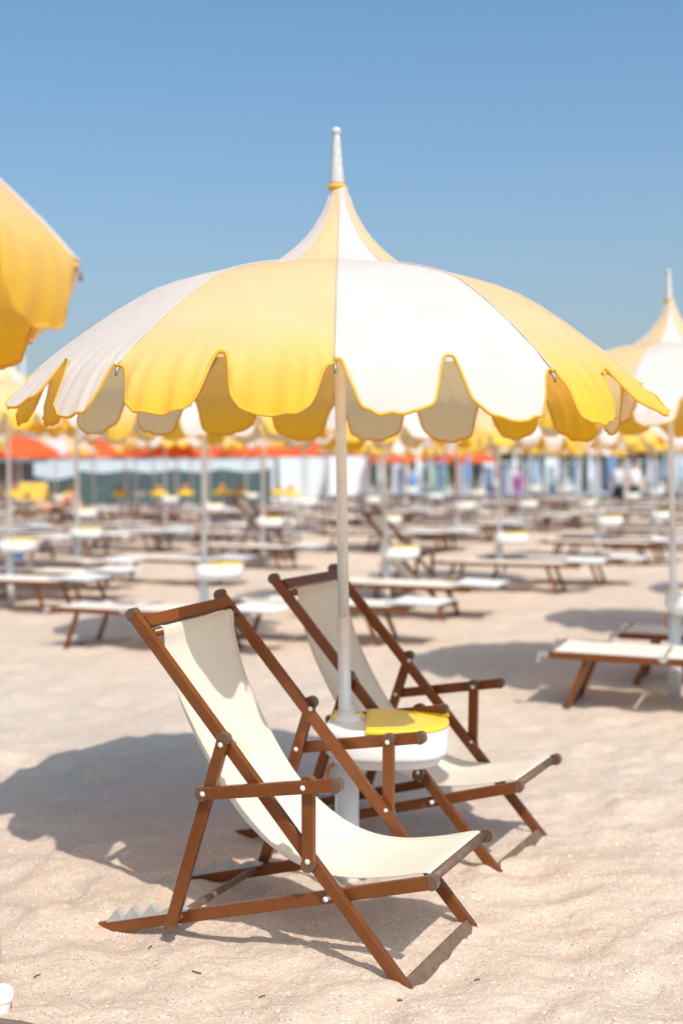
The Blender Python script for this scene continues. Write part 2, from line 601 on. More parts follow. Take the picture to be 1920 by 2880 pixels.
def panel_mesh(k, nu, rr, nw, phis, seed, wrinkle=1.0):
    rnd = random.Random(seed)
    drops = [UR * (0.150 + rnd.uniform(-0.012, 0.012)) for _ in range(2)]
    a0, a1 = 36 * k, 36 * (k + 1)
    U = []
    for i in range(nu + 1):
        t = (2 * i / nu) % 1.0 if i < nu else 1.0
        U.append((0 if i < nu // 2 else 0.5) + 0.5 * (0.35 * t + 0.65 * (1 - math.cos(math.pi * t)) / 2))
    d0, d1 = ang_dir(a0), ang_dir(a1)
    rows = []
    nph = [rnd.uniform(0, 6.28) for _ in range(6)]
    for r in rr:
        row = []
        for i in range(nu + 1):
            u = U[i]
            arc = ang_dir(a0 + 36 * u) * (r * UR)
            ch = (d0 * (1 - u) + d1 * u) * (r * UR)
            kf = min(max((r - 0.05) / 0.25, 0), 1) * 0.75
            p = arc * (1 - kf) + ch * kf
            z = canopy_z(r)
            bow = 4 * u * (1 - u)
            z += 0.012 * bow * max(0, (r - 0.3) / 0.7)
            e = max(0, (r - 0.72) / 0.28)
            z += wrinkle * 0.0042 * e ** 4 * (math.sin(u * 37 + nph[0]) * math.sin(u * 17 + nph[1]) + 0.35 * math.sin(u * 71 + nph[2]) * math.sin(u * 11 + nph[4]))
            # light tension folds running from the rib tips
            t0 = math.exp(-(u / 0.12) ** 2) + math.exp(-((1 - u) / 0.12) ** 2)
            z += wrinkle * 0.004 * e * t0 * math.sin((r * 60 + (u if u < 0.5 else 1 - u) * 90) + nph[3])
            row.append(Vector((p.x, p.y, z)))
        rows.append(row)
    last, prev = rows[-1], rows[-2]
    for w in range(1, nw + 1):
        t = w / nw
        row = []
        for i in range(nu + 1):
            u = U[i]
            si = 0 if u <= 0.5 else 1
            v = (u - 0.5 * si) / 0.5
            dr = drops[si] * scallop(v, si)
            phi = R(phis[si] + (phis[1 - si] - phis[si]) * 0.5 * (abs(v - (1 - si)) < 0.12) * 0)
            out = ang_dir(a0 + 36 * u)
            slope = (last[i] - prev[i]).normalized()
            hang = Vector((0, 0, -math.cos(phi))) + out * math.sin(phi)
            tt = t
            # bends from the slope of the canopy into the hanging direction
            d = slope * (tt - 0.5 * tt * tt) * 0.75 + hang * (0.30 * tt + 0.45 * tt * tt) * 1.0
            p = last[i] + d * dr
            p += out * (wrinkle * 0.004 * tt * (math.sin(u * 27 + nph[4]) + 0.5 * math.sin(u * 53 + nph[5])) * min(1, dr / 0.08))
            p += out * (wrinkle * 0.0052 * tt * tt * (max(0, math.sin(u * 92 + 4 * math.sin(u * 15 + nph[0]))) ** 3 - 0.3) * max(0, math.sin(u * 12 + nph[2]) * 0.6 + 0.4) * min(1, dr / 0.1))
            p.z += (0.02 * math.exp(-((u - 0.5) / 0.05) ** 2)) * t
            row.append(p)
        rows.append(row)
    V = [TILT @ p for row in rows for p in row]
    n = nu + 1
    Fc = [(j * n + i, j * n + i + 1, (j + 1) * n + i + 1, (j + 1) * n + i) for j in range(len(rows) - 1) for i in range(nu)]
    edge = [TILT @ p for p in rows[-1]]
    return V, Fc, edge


PHI = {0: (10, 12), 1: (20, 50), 2: (-40, -20), 3: (2, 0), 4: (0, 0), 5: (0, 0), 6: (0, 2), 7: (6, 12), 8: (42, 20), 9: (10, 8)}

UMB_LABEL0 = 'large sharp yellow and white scalloped beach umbrella standing between the two front deck chairs'
UG = 'yellow and white beach umbrellas in rows'


def make_umbrella(phi=PHI):
    root = thing('beach_umbrella', UMB_LABEL0, 'umbrella', UG)
    bm = bmesh.new()
    b_cyl(bm, (0, 0, 0.30), (0, 0, 1.12), 0.0235, seg=24)
    b_cyl(bm, (0, 0, 1.12), (0, 0, 2.62), 0.0205, seg=24)
    new_obj('pole', bm, M['pole'], root, True)
    for k in range(NP):
        yel = (k % 2 == 1)
        V, Fc, edge = panel_mesh(k, 96, RR_, 9, phi[k], 100 + k)
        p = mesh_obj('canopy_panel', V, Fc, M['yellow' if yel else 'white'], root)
        p['label'] = 'yellow canvas panel' if yel else 'white canvas panel'
        tv, tf = tube_path(edge, 0.0053, 6, 0.5)
        mesh_obj('edge_binding', tv, tf, M['binding'], p)
    for k in range(NP):
        d = ang_dir(36 * k)
        panel = [c for c in root.children if c.name.startswith('canopy_panel')][k]
        pts = [TILT @ Vector((d.x * r * UR, d.y * r * UR, canopy_z(r) + 0.0012)) for r in RR_[1:]]
        tv, tf = tube_path(pts, 0.0030, 5, 1.6)
        mesh_obj('seam', tv, tf, M['white'], panel)
        a0, a1 = ang_dir(36 * k) * 0.24 * UR, ang_dir(36 * (k + 1)) * 0.24 * UR
        kf = (0.24 - 0.05) / 0.25 * 0.75
        pts = []
        for q in range(9):
            u = q / 8
            p = (ang_dir(36 * (k + u)) * 0.24 * UR) * (1 - kf) + (a0 * (1 - u) + a1 * u) * kf
            pts.append(TILT @ Vector((p.x, p.y, canopy_z(0.24) + 0.0012)))
        tv, tf = tube_path(pts, 0.0026, 5)
        mesh_obj('peak_seam', tv, tf, M['yellow' if k % 2 else 'white'], panel)
        pts = [TILT @ Vector((d.x * r * UR, d.y * r * UR, canopy_z(min(r, 1.0)) - 0.017)) for r in [0.27 + 0.735 * q / 17 for q in range(18)]]
        pts.append(TILT @ Vector((d.x * 1.008 * UR, d.y * 1.008 * UR, canopy_z(1.0) - 0.035)))
        tv, tf = tube_path(pts, 0.0045, 6)
        rib = mesh_obj('rib', tv, tf, M['rib'], root)
        st = [TILT @ Vector((d.x * 0.025, d.y * 0.025, zl(0.42))), TILT @ Vector((d.x * 0.55 * UR, d.y * 0.55 * UR, canopy_z(0.55) - 0.02))]
        tv, tf = tube_path(st, 0.004, 6)
        mesh_obj('strut', tv, tf, M['rib'], rib)
    bm = bmesh.new()
    b_lathe(bm, [(0.024, zl(0.40)), (0.036, zl(0.405)), (0.036, zl(0.44)), (0.024, zl(0.445))], 20)
    new_obj('hub', bm, M['rib'], root, True)
    bm = bmesh.new()
    z0 = zl(0.945)
    b_lathe(bm, [(0.026, z0 - 0.004), (0.033, z0), (0.034, z0 + 0.008), (0.031, z0 + 0.014), (0.027, z0 + 0.018)], 24)
    new_obj('collar', bm, M['binding'], root, True)
    bm = bmesh.new()
    z1 = z0 + 0.014
    b_lathe(bm, [(0.0275, z1), (0.0275, z1 + 0.012), (0.024, z1 + 0.05), (0.0195, z1 + 0.11), (0.0145, z1 + 0.175), (0.0135, z1 + 0.183),
                 (0.017, z1 + 0.187), (0.0185, z1 + 0.196), (0.016, z1 + 0.206), (0.009, z1 + 0.212)], 24)
    new_obj('finial', bm, M['finial'], root, True)
    return root


def make_far_umbrella():
    root = thing('beach_umbrella', '', 'umbrella', UG)
    bm = bmesh.new()
    b_cyl(bm, (0, 0, 0.30), (0, 0, 2.62), 0.021, seg=12)
    new_obj('pole', bm, M['pole'], root, True)
    V, Fc, mi = [], [], []
    for k in range(NP):
        v, f, e = panel_mesh(k, 16, RR_LOW, 3, (PHI[k][0], PHI[k][1]), 300 + k, 0.6)
        o = len(V)
        V += v
        Fc += [tuple(i + o for i in q) for q in f]
        mi += [k % 2] * len(f)
        tv, tf = tube_path(e, 0.008, 4, 0.6)
        o = len(V)
        V += tv
        Fc += [tuple(i + o for i in q) for q in tf]
        mi += [2] * len(tf)
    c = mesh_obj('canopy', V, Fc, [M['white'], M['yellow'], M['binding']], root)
    c.data.polygons.foreach_set('material_index', mi)
    bm = bmesh.new()
    z1 = zl(0.955)
    b_lathe(bm, [(0.0275, z1 - 0.01), (0.0275, z1 + 0.012), (0.0195, z1 + 0.11), (0.0145, z1 + 0.18), (0.0185, z1 + 0.196), (0.009, z1 + 0.212)], 10)
    new_obj('finial', bm, M['finial'], root, True)
    return root


# ------------------------------------------------------------------ tube base with tray
TRAY_Z = 0.74
BG = 'white umbrella tubes with tray tables'


def outline(sx, sy, cx, n=48, ex=2.7, cy=0.0):
    pts = []
    for k in range(n):
        a = 2 * math.pi * k / n
        c, s = math.cos(a), math.sin(a)
        x = cx + sx * math.copysign(abs(c) ** (2 / ex), c)
        y = cy + sy * math.copysign(abs(s) ** (2 / ex), s)
        pts.append((x, y))
    return pts


def slab(bm, pts, levels):
    """stack of outlines: levels = [(inset, z), ...] closed top and bottom"""
    cx = sum(p[0] for p in pts) / len(pts)
    cy = sum(p[1] for p in pts) / len(pts)
    rings = []
    for ins, z in levels:
        ring = []
        for x, y in pts:
            dx, dy = x - cx, y - cy
            l = math.hypot(dx, dy)
            f = max(0.0, (l - ins) / l) if l > 1e-6 else 1
            ring.append(bm.verts.new((cx + dx * f, cy + dy * f, z)))
        rings.append(ring)
    n = len(pts)
    for a, b in zip(rings, rings[1:]):
        for k in range(n):
            bm.faces.new((a[k], a[(k + 1) % n], b[(k + 1) % n], b[k]))
    bm.faces.new(rings[-1])
    bm.faces.new(rings[0][::-1])


def lid_outline():
    pts = outline(0.226, 0.203, 0.152, 96, 2.5, -0.075)
    cut = 0.075
    right = [p for p in pts if p[0] >= cut]
    right.sort(key=lambda p: math.atan2(p[1] + 0.075, p[0] - cut))
    return right


def make_base(low=False):
    root = thing('umbrella_base', 'white tube base with round tray and yellow lid between the two front deck chairs', 'tray table', BG)
    bm = bmesh.new()
    b_cyl(bm, (0, 0, -0.10), (0, 0, TRAY_Z - 0.13), 0.0445, seg=12 if low else 28)
    new_obj('tube', bm, M['plastic'], root, True)
    n = 24 if low else 64
    bm = bmesh.new()
    slab(bm, outline(0.225, 0.200, 0.150, n, 2.7, -0.075), [(0.012, TRAY_Z - 0.108), (0.003, TRAY_Z - 0.102), (0.0, TRAY_Z - 0.09), (0.0, TRAY_Z - 0.016), (0.004, TRAY_Z - 0.008), (0.014, TRAY_Z - 0.006)])
    new_obj('tray', bm, M['plastic'], root, True)
    bm = bmesh.new()
    slab(bm, outline(0.20, 0.175, 0.150, n, 2.7, -0.075), [(0.03, TRAY_Z - 0.145), (0.008, TRAY_Z - 0.138), (0.0, TRAY_Z - 0.125), (0.0, TRAY_Z - 0.103)])
    new_obj('tray_bowl', bm, M['plastic'], root, True)
    bm = bmesh.new()
    slab(bm, lid_outline()[::4 if low else 1], [(0.004, TRAY_Z - 0.005), (0.0, TRAY_Z - 0.002), (0.0, TRAY_Z + 0.006), (0.004, TRAY_Z + 0.010), (0.02, TRAY_Z + 0.011)])
    lid = new_obj('lid', bm, M['lid'], root)
    if not low:
        bm = bmesh.new()
        b_box(bm, (0.368, -0.02, TRAY_Z + 0.012), (0.03, 0.028, 0.012), Matrix.Rotation(R(-14), 3, 'Y'), 0.003)
        new_obj('lid_tab', bm, M['lid'], lid)
    bm = bmesh.new()
    b_lathe(bm, [(0.062, TRAY_Z - 0.02), (0.058, TRAY_Z + 0.006), (0.045, TRAY_Z + 0.014), (0.031, TRAY_Z + 0.016), (0.030, TRAY_Z + 0.030)], 12 if low else 28)
    new_obj('pole_collar', bm, M['plastic'], root, True)
    if not low:
        for dx, dy in ((-0.046, -0.035), (0.052, 0.0), (-0.035, 0.045)):
            bm = bmesh.new()
            b_box(bm, (dx, dy, TRAY_Z + 0.012), (0.022, 0.018, 0.014), Matrix.Rotation(math.atan2(dy, dx), 3, 'Z'), 0.003)
            new_obj('clip', bm, M['lid'], root)
        bm = bmesh.new()
        b_lathe(bm, [(0.0245, TRAY_Z + 0.026), (0.029, TRAY_Z + 0.03), (0.029, TRAY_Z + 0.042), (0.0245, TRAY_Z + 0.046)], 24)
        new_obj('clamp_ring', bm, M['pole'], root, True)
    pts = [(-0.046 - 0.026 * math.sin(a), -0.02, 0.53 + 0.038 * math.cos(a)) for a in np.linspace(0, math.pi, 10)]
    tv, tf = tube_path(pts, 0.008, 5 if low else 8)
    mesh_obj('hook', tv, tf, M['hook'], root)
    return root


# ------------------------------------------------------------------ deck chair (local x forward, y to the far side, z up)
CG = 'sling deck chairs with brown frames'
YC = {'rail': 0.272, 'seat': 0.244, 'prop': 0.299, 'arm': 0.325}
TH = 0.0245


def end_cap(parent, p, direction, y, w=0.045, t=0.027):
    """rounded plastic cap on the end of a square tube, in the x-z plane"""
    d = Vector((direction[0], 0, direction[1])).normalized()
    nrm = Vector((-d.z, 0, d.x))
    bm = bmesh.new()
    pts = [(-0.012, -w / 2), (0.0, -w / 2)]
    for a in np.linspace(-90, 90, 9)[1:-1]:
        pts.append((0.018 * math.cos(R(a)), w / 2 * math.sin(R(a))))
    pts += [(0.0, w / 2), (-0.012, w / 2)]
    P = Vector((p[0], 0, p[1]))
    sides = []
    for yy in (y - t / 2, y + t / 2):
        ring = []
        for a, b in pts:
            q = P + d * a + nrm * b * 1.02
            ring.append(bm.verts.new((q.x, yy, q.z)))
        sides.append(ring)
    n = len(pts)
    for k in range(n):
        bm.faces.new((sides[0][k], sides[0][(k + 1) % n], sides[1][(k + 1) % n], sides[1][k]))
    bm.faces.new(sides[0][::-1])
    bm.faces.new(sides[1])
    bmesh.ops.recalc_face_normals(bm, faces=bm.faces)
    return new_obj('end_cap', bm, M['cap'], parent)


def rivet(parent, p, y, sgn, r=0.0095):
    bm = bmesh.new()
    prof = [(r, 0.0), (r * 0.92, 0.0025), (r * 0.6, 0.005), (r * 0.2, 0.006)]
    b_lathe(bm, prof, 14)
    rot = Matrix.Rotation(R(90), 4, 'X') if sgn < 0 else Matrix.Rotation(R(-90), 4, 'X')
    bmesh.ops.transform(bm, matrix=Matrix.Translation((p[0], y, p[1])) @ rot, verts=bm.verts)
    return new_obj('rivet', bm, M['rivet'], parent, True)


def make_chair():
    root = thing('deck_chair', 'nearest cream sling deck chair with brown frame, in front of the umbrella pole', 'deck chair', CG)
    W = 0.042

    def beam(name, p0, p1, yc, m='wood', w=W, t=TH, ext=(0, 0)):
        d = Vector((p1[0] - p0[0], p1[1] - p0[1])).normalized()
        a = (p0[0] - d.x * ext[0], p0[1] - d.y * ext[0])
        b = (p1[0] + d.x * ext[1], p1[1] + d.y * ext[1])
        bm = bmesh.new()
        b_beam(bm, a, b, w, yc - t / 2, yc + t / 2, 0.004)
        return new_obj(name, bm, M[m], root)

    for s in (-1, 1):
        yr, ys, yp, ya = s * YC['rail'], s * YC['seat'], s * YC['prop'], s * YC['arm']
        top = (-0.995, 1.122)
        rail = beam('back_rail', (0.065, -0.0743), top, yr)
        end_cap(rail, top, (-0.995, 1.122), yr)
        rivet(rail, (-0.607, 0.715), yr - s * TH / 2, -s)
        rivet(rail, (-0.268, 0.245), yr - s * TH / 2, -s)
        rivet(rail, (-0.268, 0.245), yr + s * TH / 2, s)
        rivet(rail, (-0.31, 0.372), yr - s * TH / 2, -s, 0.008)
        seat = beam('seat_rail', (-1.236, -0.027), (0.085, 0.340), ys)
        end_cap(seat, (0.085, 0.340), (1.285, 0.357), ys)
        # pivot washer between the two rails
        bm = bmesh.new()
        b_cyl(bm, (-0.262, ys - s * 0.0135, 0.246), (-0.262, ys - s * 0.024, 0.246), 0.019, seg=18)
        new_obj('washer', bm, M['rivet'], seat, True)
        # toothed plate on the rear of the seat rail
        sl = 0.357 / 1.285
        prof = []
        for tx in (-1.12, -1.05, -0.97):
            prof += [(tx - 0.045, 0.0), (tx - 0.004, 0.036), (tx + 0.006, 0.034), (tx + 0.022, 0.006)]
        prof += [(-0.925, 0.004), (-0.90, 0.016), (-0.86, 0.014), (-0.82, 0.0)]
        bm = bmesh.new()
        rows = []
        for yy in (ys - 0.0115, ys + 0.0115):
            tp, bt = [], []
            for px, ph in prof:
                zr = -0.017 + (px + 1.20) * sl + 0.0232
                tp.append(bm.verts.new((px, yy, zr + ph)))
                bt.append(bm.verts.new((px, yy, zr - 0.012)))
            rows.append((tp, bt))
        n = len(prof)
        for i in range(n - 1):
            bm.faces.new((rows[0][0][i], rows[0][0][i + 1], rows[1][0][i + 1], rows[1][0][i]))
            for q in (0, 1):
                bm.faces.new((rows[q][0][i], rows[q][0][i + 1], rows[q][1][i + 1], rows[q][1][i]))
        bmesh.ops.recalc_face_normals(bm, faces=bm.faces)
        new_obj('toothed_plate', bm, M['zinc'], root)
        ptop, pbot = (-0.622, 0.735), (-0.853, 0.078)
        prop = beam('prop_leg', pbot, ptop, yp, ext=(0.012, 0))
        end_cap(prop, ptop, (0.231, 0.657), yp)
        end_cap(prop, (pbot[0] - 0.004, pbot[1] - 0.012), (-0.231, -0.657), yp)
        rivet(prop, (-0.63, 0.712), yp + s * TH / 2, s)
        a0, a1 = (-0.70, 0.548), (-0.195, 0.632)
        arm = beam('armrest', a0, a1, ya)
        end_cap(arm, a1, (0.505, 0.084), ya)
        end_cap(arm, a0, (-0.505, -0.084), ya)
        rivet(arm, (-0.688, 0.55), ya + s * TH / 2, s)
        rivet(arm, (-0.312, 0.612), ya + s * TH / 2, s)
        post = beam('arm_post', (-0.318, 0.350), (-0.311, 0.625), yp)
        end_cap(post, (-0.318, 0.350), (0, -1), yp)
        end_cap(post, (-0.311, 0.625), (0, 1), yp)
        rivet(post, (-0.312, 0.612), yp - s * TH / 2, -s)
        rivet(post, (-0.316, 0.368), yp + s * TH / 2, s)
        rivet(prop, (-0.688, 0.55), yp - s * TH / 2, -s)
    hr = YC['rail'] - TH / 2 - 0.001
    hs = YC['seat'] - TH / 2 - 0.001

    def cross(name, x, z, w, t, half, a, m):
        bm = bmesh.new()
        b_box(bm, (0, 0, 0), (w, 2 * half, t), None, 0.004)
        bmesh.ops.transform(bm, matrix=Matrix.Translation((x, 0, z)) @ Matrix.Rotation(a, 4, 'Y'), verts=bm.verts)
        return new_obj(name, bm, M[m], root)

    ra = -math.atan2(1.126, -0.985)
    cross('top_bar', -0.948, 1.094, 0.045, 0.0245, hr, ra, 'wood')
    cross('prop_bar', -0.852, 0.088, 0.030, 0.022, YC['prop'] - TH / 2 - 0.001, R(-20), 'bar')
    cross('foot_bar', 0.004, 0.003, 0.020, 0.050, hr, R(-42), 'bar')

    def rod(name, x, z, r, half, m):
        bm = bmesh.new()
        b_cyl(bm, (x, -half, z), (x, half, z), r, seg=16)
        return new_obj(name, bm, M[m], root, True)

    rod('sling_rod', -0.921, 1.057, 0.014, hr, 'wood')
    rod('front_rod', 0.066, 0.3365, 0.0155, hs, 'bar')
    # sling: curve in the x-z plane, wrapped round both rods
    cx, cz = -0.921, 1.057
    key = [(cx + 0.0165 * math.cos(R(a)), cz + 0.0165 * math.sin(R(a))) for a in (200, 150, 100, 50, 10)]
    xs = [-0.900, -0.845, -0.735, -0.615, -0.475, -0.35, -0.22, -0.08, 0.035]
    zs = [0.985, 0.810, 0.605, 0.447, 0.343, 0.300, 0.297, 0.322, 0.352]
    key = key[:-1] + [(cx + 0.0162, cz - 0.01)] + list(zip(xs, zs))
    key += [(0.066 + 0.018 * math.cos(R(a)), 0.3365 + 0.018 * math.sin(R(a))) for a in (105, 140, 180, 225)]
    key = [Vector((x, 0, z)) for x, z in key]
    path = []
    for i in range(len(key) - 1):
        p0, p1, p2, p3 = key[max(i - 1, 0)], key[i], key[i + 1], key[min(i + 2, len(key) - 1)]
        ns = 8 if (p2 - p1).length > 0.05 else 3
        for q in range(ns):
            t = q / ns
            path.append(0.5 * (2 * p1 + (p2 - p0) * t + (2 * p0 - 5 * p1 + 4 * p2 - p3) * t * t + (3 * p1 - p0 - 3 * p2 + p3) * t**3))
    path.append(key[-1])
    nl, nw_ = len(path), 25
    half = 0.220

    def spoint(i, v, lift=0.0):
        p = path[i]
        t = (path[min(i + 1, nl - 1)] - path[max(i - 1, 0)]).normalized()
        nrm = Vector((-t.z, 0, t.x))
        f = min((i - 17) / 26.0, (nl - 14 - i) / 22.0, 1.0)
        f = max(0, f)
        y = v * (half - 0.010 * f * math.sin(math.pi * min(1, i / nl)))
        sag = -0.012 * f * (1 - v * v) + 0.0028 * f * math.sin(v * 7 + i * 0.13) + 0.0014 * f * math.sin(v * 19 - i * 0.09) * (1 + math.cos(math.pi * min(1, i / 40)))
        return Vector((p.x, y, p.z)) + nrm * (sag + lift)

    V, Fc = [], []
    for i in range(nl):
        for j in range(nw_):
            V.append(spoint(i, -1 + 2 * j / (nw_ - 1)))
    for i in range(nl - 1):
        for j in range(nw_ - 1):
            Fc.append((i * nw_ + j, i * nw_ + j + 1, (i + 1) * nw_ + j + 1, (i + 1) * nw_ + j))
    sl_o = mesh_obj('sling', V, Fc, M['sling'], root)
    # narrow stitched hems along both edges
    for e in (-1, 1):
        hv, hf = [], []
        for i in range(3, nl - 2):
            for q, (vv, lf) in enumerate(((e * 1.0, 0.0004), (e * 1.0, 0.0028), (e * 0.93, 0.0028), (e * 0.93, 0.0004))):
                hv.append(spoint(i, vv, lf))
        m_ = len(hv) // 4
        for i in range(m_ - 1):
            for q in range(4):
                hf.append((i * 4 + q, i * 4 + (q + 1) % 4, (i + 1) * 4 + (q + 1) % 4, (i + 1) * 4 + q))
        mesh_obj('hem', hv, hf, M['sling'], sl_o, False)
    # faded printed spray on the back of the sling
    bm = bmesh.new()
    i_mid = min(range(nl), key=lambda i: abs(path[i].z - 0.60))
    for q in range(15):
        a = R(-62 + 124 * q / 14)
        ln = 0.10 + 0.025 * math.sin(q * 2.3)
        prev = None
        for stp in range(7):
            t = stp / 6
            along = (0.045 - (0.02 + ln * t) * math.cos(a))
            lat = 0.02 + (0.012 + ln * t) * math.sin(a) * 0.62
            fi = i_mid + along / 0.022
            i0 = int(max(1, min(nl - 3, math.floor(fi))))
            fr = fi - math.floor(fi)
            wd = 0.0022 * (1 - 0.75 * t)
            pts = []
            for dl in (-wd, wd):
                vv = (lat + dl) / half
                pp = spoint(i0, vv, 0.0012).lerp(spoint(i0 + 1, vv, 0.0012), fr)
                pts.append(bm.verts.new(pp))
            if prev:
                bm.faces.new((prev[0], prev[1], pts[1], pts[0]))
            prev = pts
    new_obj('print', bm, M['print'], sl_o)
    return root


# ------------------------------------------------------------------ lounger (local x along the bed, hood at +x)
LG = 'cream loungers laid flat under the umbrellas'


def make_lounger(low=False, bed='bed', hood='hood'):
    root = thing('sun_lounger', '', 'lounger', LG)
    bev = 0.0 if low else 0.003
    Z = 0.345
    for s in (-1, 1):
        bm = bmesh.new()
        b_beam(bm, (-0.95, Z + 0.015), (-0.20, Z), 0.046, s * 0.30 - 0.013, s * 0.30 + 0.013, bev)
        b_beam(bm, (-0.20, Z), (0.95, Z - 0.012), 0.046, s * 0.30 - 0.0125, s * 0.30 + 0.0125, bev)
        r = new_obj('side_rail', bm, M['wood'], root)
        bm = bmesh.new()
        b_box(bm, (-0.20, s * 0.30, Z + 0.02), (0.06, 0.034, 0.03), None, bev)
        b_cyl(bm, (-0.20, s * 0.318, Z + 0.012), (-0.20, s * 0.326, Z + 0.012), 0.02, seg=10)
        new_obj('hinge', bm, M['chrome'], r)
        bm = bmesh.new()
        b_box(bm, (-0.985, s * 0.30, Z + 0.016), (0.07, 0.036, 0.034), None, bev)
        b_box(bm, (-1.015, s * 0.30, Z - 0.012), (0.02, 0.03, 0.05), None, bev)
        new_obj('corner_bracket', bm, M['chrome'], r)
    for x in (-0.93, 0.94):
        bm = bmesh.new()
        b_box(bm, (x, 0, Z + 0.008), (0.03, 0.57, 0.03), None, bev)
        new_obj('end_bar', bm, M['bar'], root)
    for x0, x1 in ((-0.70, -0.84), (0.52, 0.66)):
        bar = bmesh.new()
        b_box(bar, (x1, 0, 0.004), (0.03, 0.535, 0.028), None, bev)
        for s in (-1, 1):
            bm = bmesh.new()
            b_beam(bm, (x0, Z - 0.02), (x1, -0.02), 0.042, s * 0.27 - 0.0115, s * 0.27 + 0.0115, bev)
            new_obj('leg', bm, M['wood'], root)
        new_obj('foot_bar', bar, M['dark'], root)
    # fabric bed in two sections, gently sagging
    for x0, x1, zz0, zz1 in ((-0.92, -0.21, Z + 0.038, Z + 0.024), (-0.19, 0.93, Z + 0.024, Z + 0.013)):
        V, Fc = [], []
        nx, ny = (6, 5) if low else (14, 11)
        for side_ in (0, 1):
            for i in range(nx):
                for j in range(ny):
                    u, v = i / (nx - 1), j / (ny - 1)
                    sag = -0.022 * (1 - (2 * v - 1) ** 2) * math.sin(math.pi * min(max(u, 0.04), 0.96))
                    V.append((x0 + (x1 - x0) * u, (v - 0.5) * 0.575, zz0 + (zz1 - zz0) * u + sag - 0.005 * side_))
        for side_ in (0, 1):
            o = side_ * nx * ny
            for i in range(nx - 1):
                for j in range(ny - 1):
                    q = (o + i * ny + j, o + (i + 1) * ny + j, o + (i + 1) * ny + j + 1, o + i * ny + j + 1)
                    Fc.append(q if side_ == 0 else q[::-1])
        mesh_obj('fabric', V, Fc, M[bed], root)
    # folded sun hood lying over the end
    hd = bmesh.new()
    b_box(hd, (0, 0, 0), (0.46, 0.56, 0.014), None, 0.004 if not low else 0)
    bmesh.ops.transform(hd, matrix=Matrix.Translation((0.98, 0, Z + 0.042)) @ Matrix.Rotation(R(2), 4, 'Y'), verts=hd.verts)
    h = new_obj('sun_hood', hd, M[hood], root)
    for s in (-1, 1):
        bm = bmesh.new()
        b_box(bm, (0.98, s * 0.292, Z + 0.040), (0.50, 0.018, 0.02), Matrix.Rotation(R(2), 3, 'Y'), bev)
        new_obj('hood_bar', bm, M['chrome'], h)
    return root


# ------------------------------------------------------------------ place the front group
umb = make_umbrella()
umb.location = (0.012, 4.83, -0.172)
umb.scale = (1.064,) * 3
umb.rotation_euler = (0, R(-0.35), 0)
base = make_base()
base.location = (0.012, 4.83, -0.172)
base.scale = (1.064, 1.064, 1.064)
base.rotation_euler = (0, 0, R(-2))

chair = make_chair()


def place_chair(o, near_foot, ang, roll, dz):
    """near_foot = ground point of the near outer rail foot"""
    a = Vector((math.cos(R(ang)), math.sin(R(ang)), 0))
    b = Vector((-a.y, a.x, 0))
    c = Vector((near_foot[0], near_foot[1], 0)) + b * (YC['rail'] + TH / 2 + 0.012)
    o.location = (c.x, c.y, dz)
    o.rotation_euler = (R(roll), 0, R(ang))


place_chair(chair, (0.175, 3.70), -27.2, 1.6, 0.004)
chair2 = copy_tree(chair)
chair2['label'] = 'second sling deck chair in umbrella shade, right of the pole and behind the tray'
chair2.scale = (1.015,) * 3
place_chair(chair2, (0.594, 4.79), -27.3, 0.2, 0.0)

# umbrella at the left edge, near the camera
umbL = make_umbrella({k: (-2, -14) if k in (8, 9) else (-58, -52) if k == 0 else (-20, -20) if k in (1, 2) else (4, 2) for k in range(10)})
umbL['label'] = 'cropped yellow and white umbrella canopy entering at the left edge, nearest the camera'
umbL.location = (-1.815, 2.42, 0.168)
umbL.rotation_euler = (R(6), 0, R(91))
baseL = copy_tree(base)
baseL['label'] = 'white tube base under the cropped umbrella, outside the left edge'
baseL.location = (-1.655, 2.36, 0.0)
baseL.scale = (1, 1, 1)

# ------------------------------------------------------------------ rows of umbrellas, trays and loungers
lounger_hi = make_lounger()
lounger_lo = make_lounger(True)
umb_lo = make_far_umbrella()
base_lo = make_base(True)
used = {'lh': False, 'll': False, 'ul': False, 'bl': False}


def get(first, key):
    if not used[key]:
        used[key] = True
        return first
    return copy_tree(first)


AX = -21.0
rnd = random.Random(21)


def place_lounger(P, s_mid, lat, label, near, jit=2.5):
    ang = R(AX + rnd.uniform(-jit, jit))
    a = Vector((math.cos(ang), math.sin(ang), 0))
    b = Vector((-a.y, a.x, 0))
    c = Vector((P[0], P[1], 0)) + a * s_mid + b * lat
    o = get(lounger_hi, 'lh') if near else get(lounger_lo, 'll')
    o.location = (c.x, c.y, hz(c.x, c.y) + 0.01)
    o.rotation_euler = (R(rnd.uniform(-0.6, 0.6)), R(rnd.uniform(-0.6, 0.6)), ang)
    o['label'] = label
    return o


def place_umb(P, rz, lab_u, lab_b, near, dz=0.0, lean=(0, 0)):
    z = hz(*P)
    if near:
        u = copy_tree(umb)
    else:
        u = get(umb_lo, 'ul')
    u.location = (P[0], P[1], z + dz)
    u.rotation_euler = (R(lean[0]), R(lean[1]), rz)
    u['label'] = lab_u
    u.scale = (1.03,) * 3
    b = copy_tree(base) if near else get(base_lo, 'bl')
    b.location = (P[0], P[1], z + min(dz, 0.06))
    b.rotation_euler = (0, 0, R(rnd.uniform(-12, 6)))
    b['label'] = lab_b
    b.scale = (1.0,) * 3


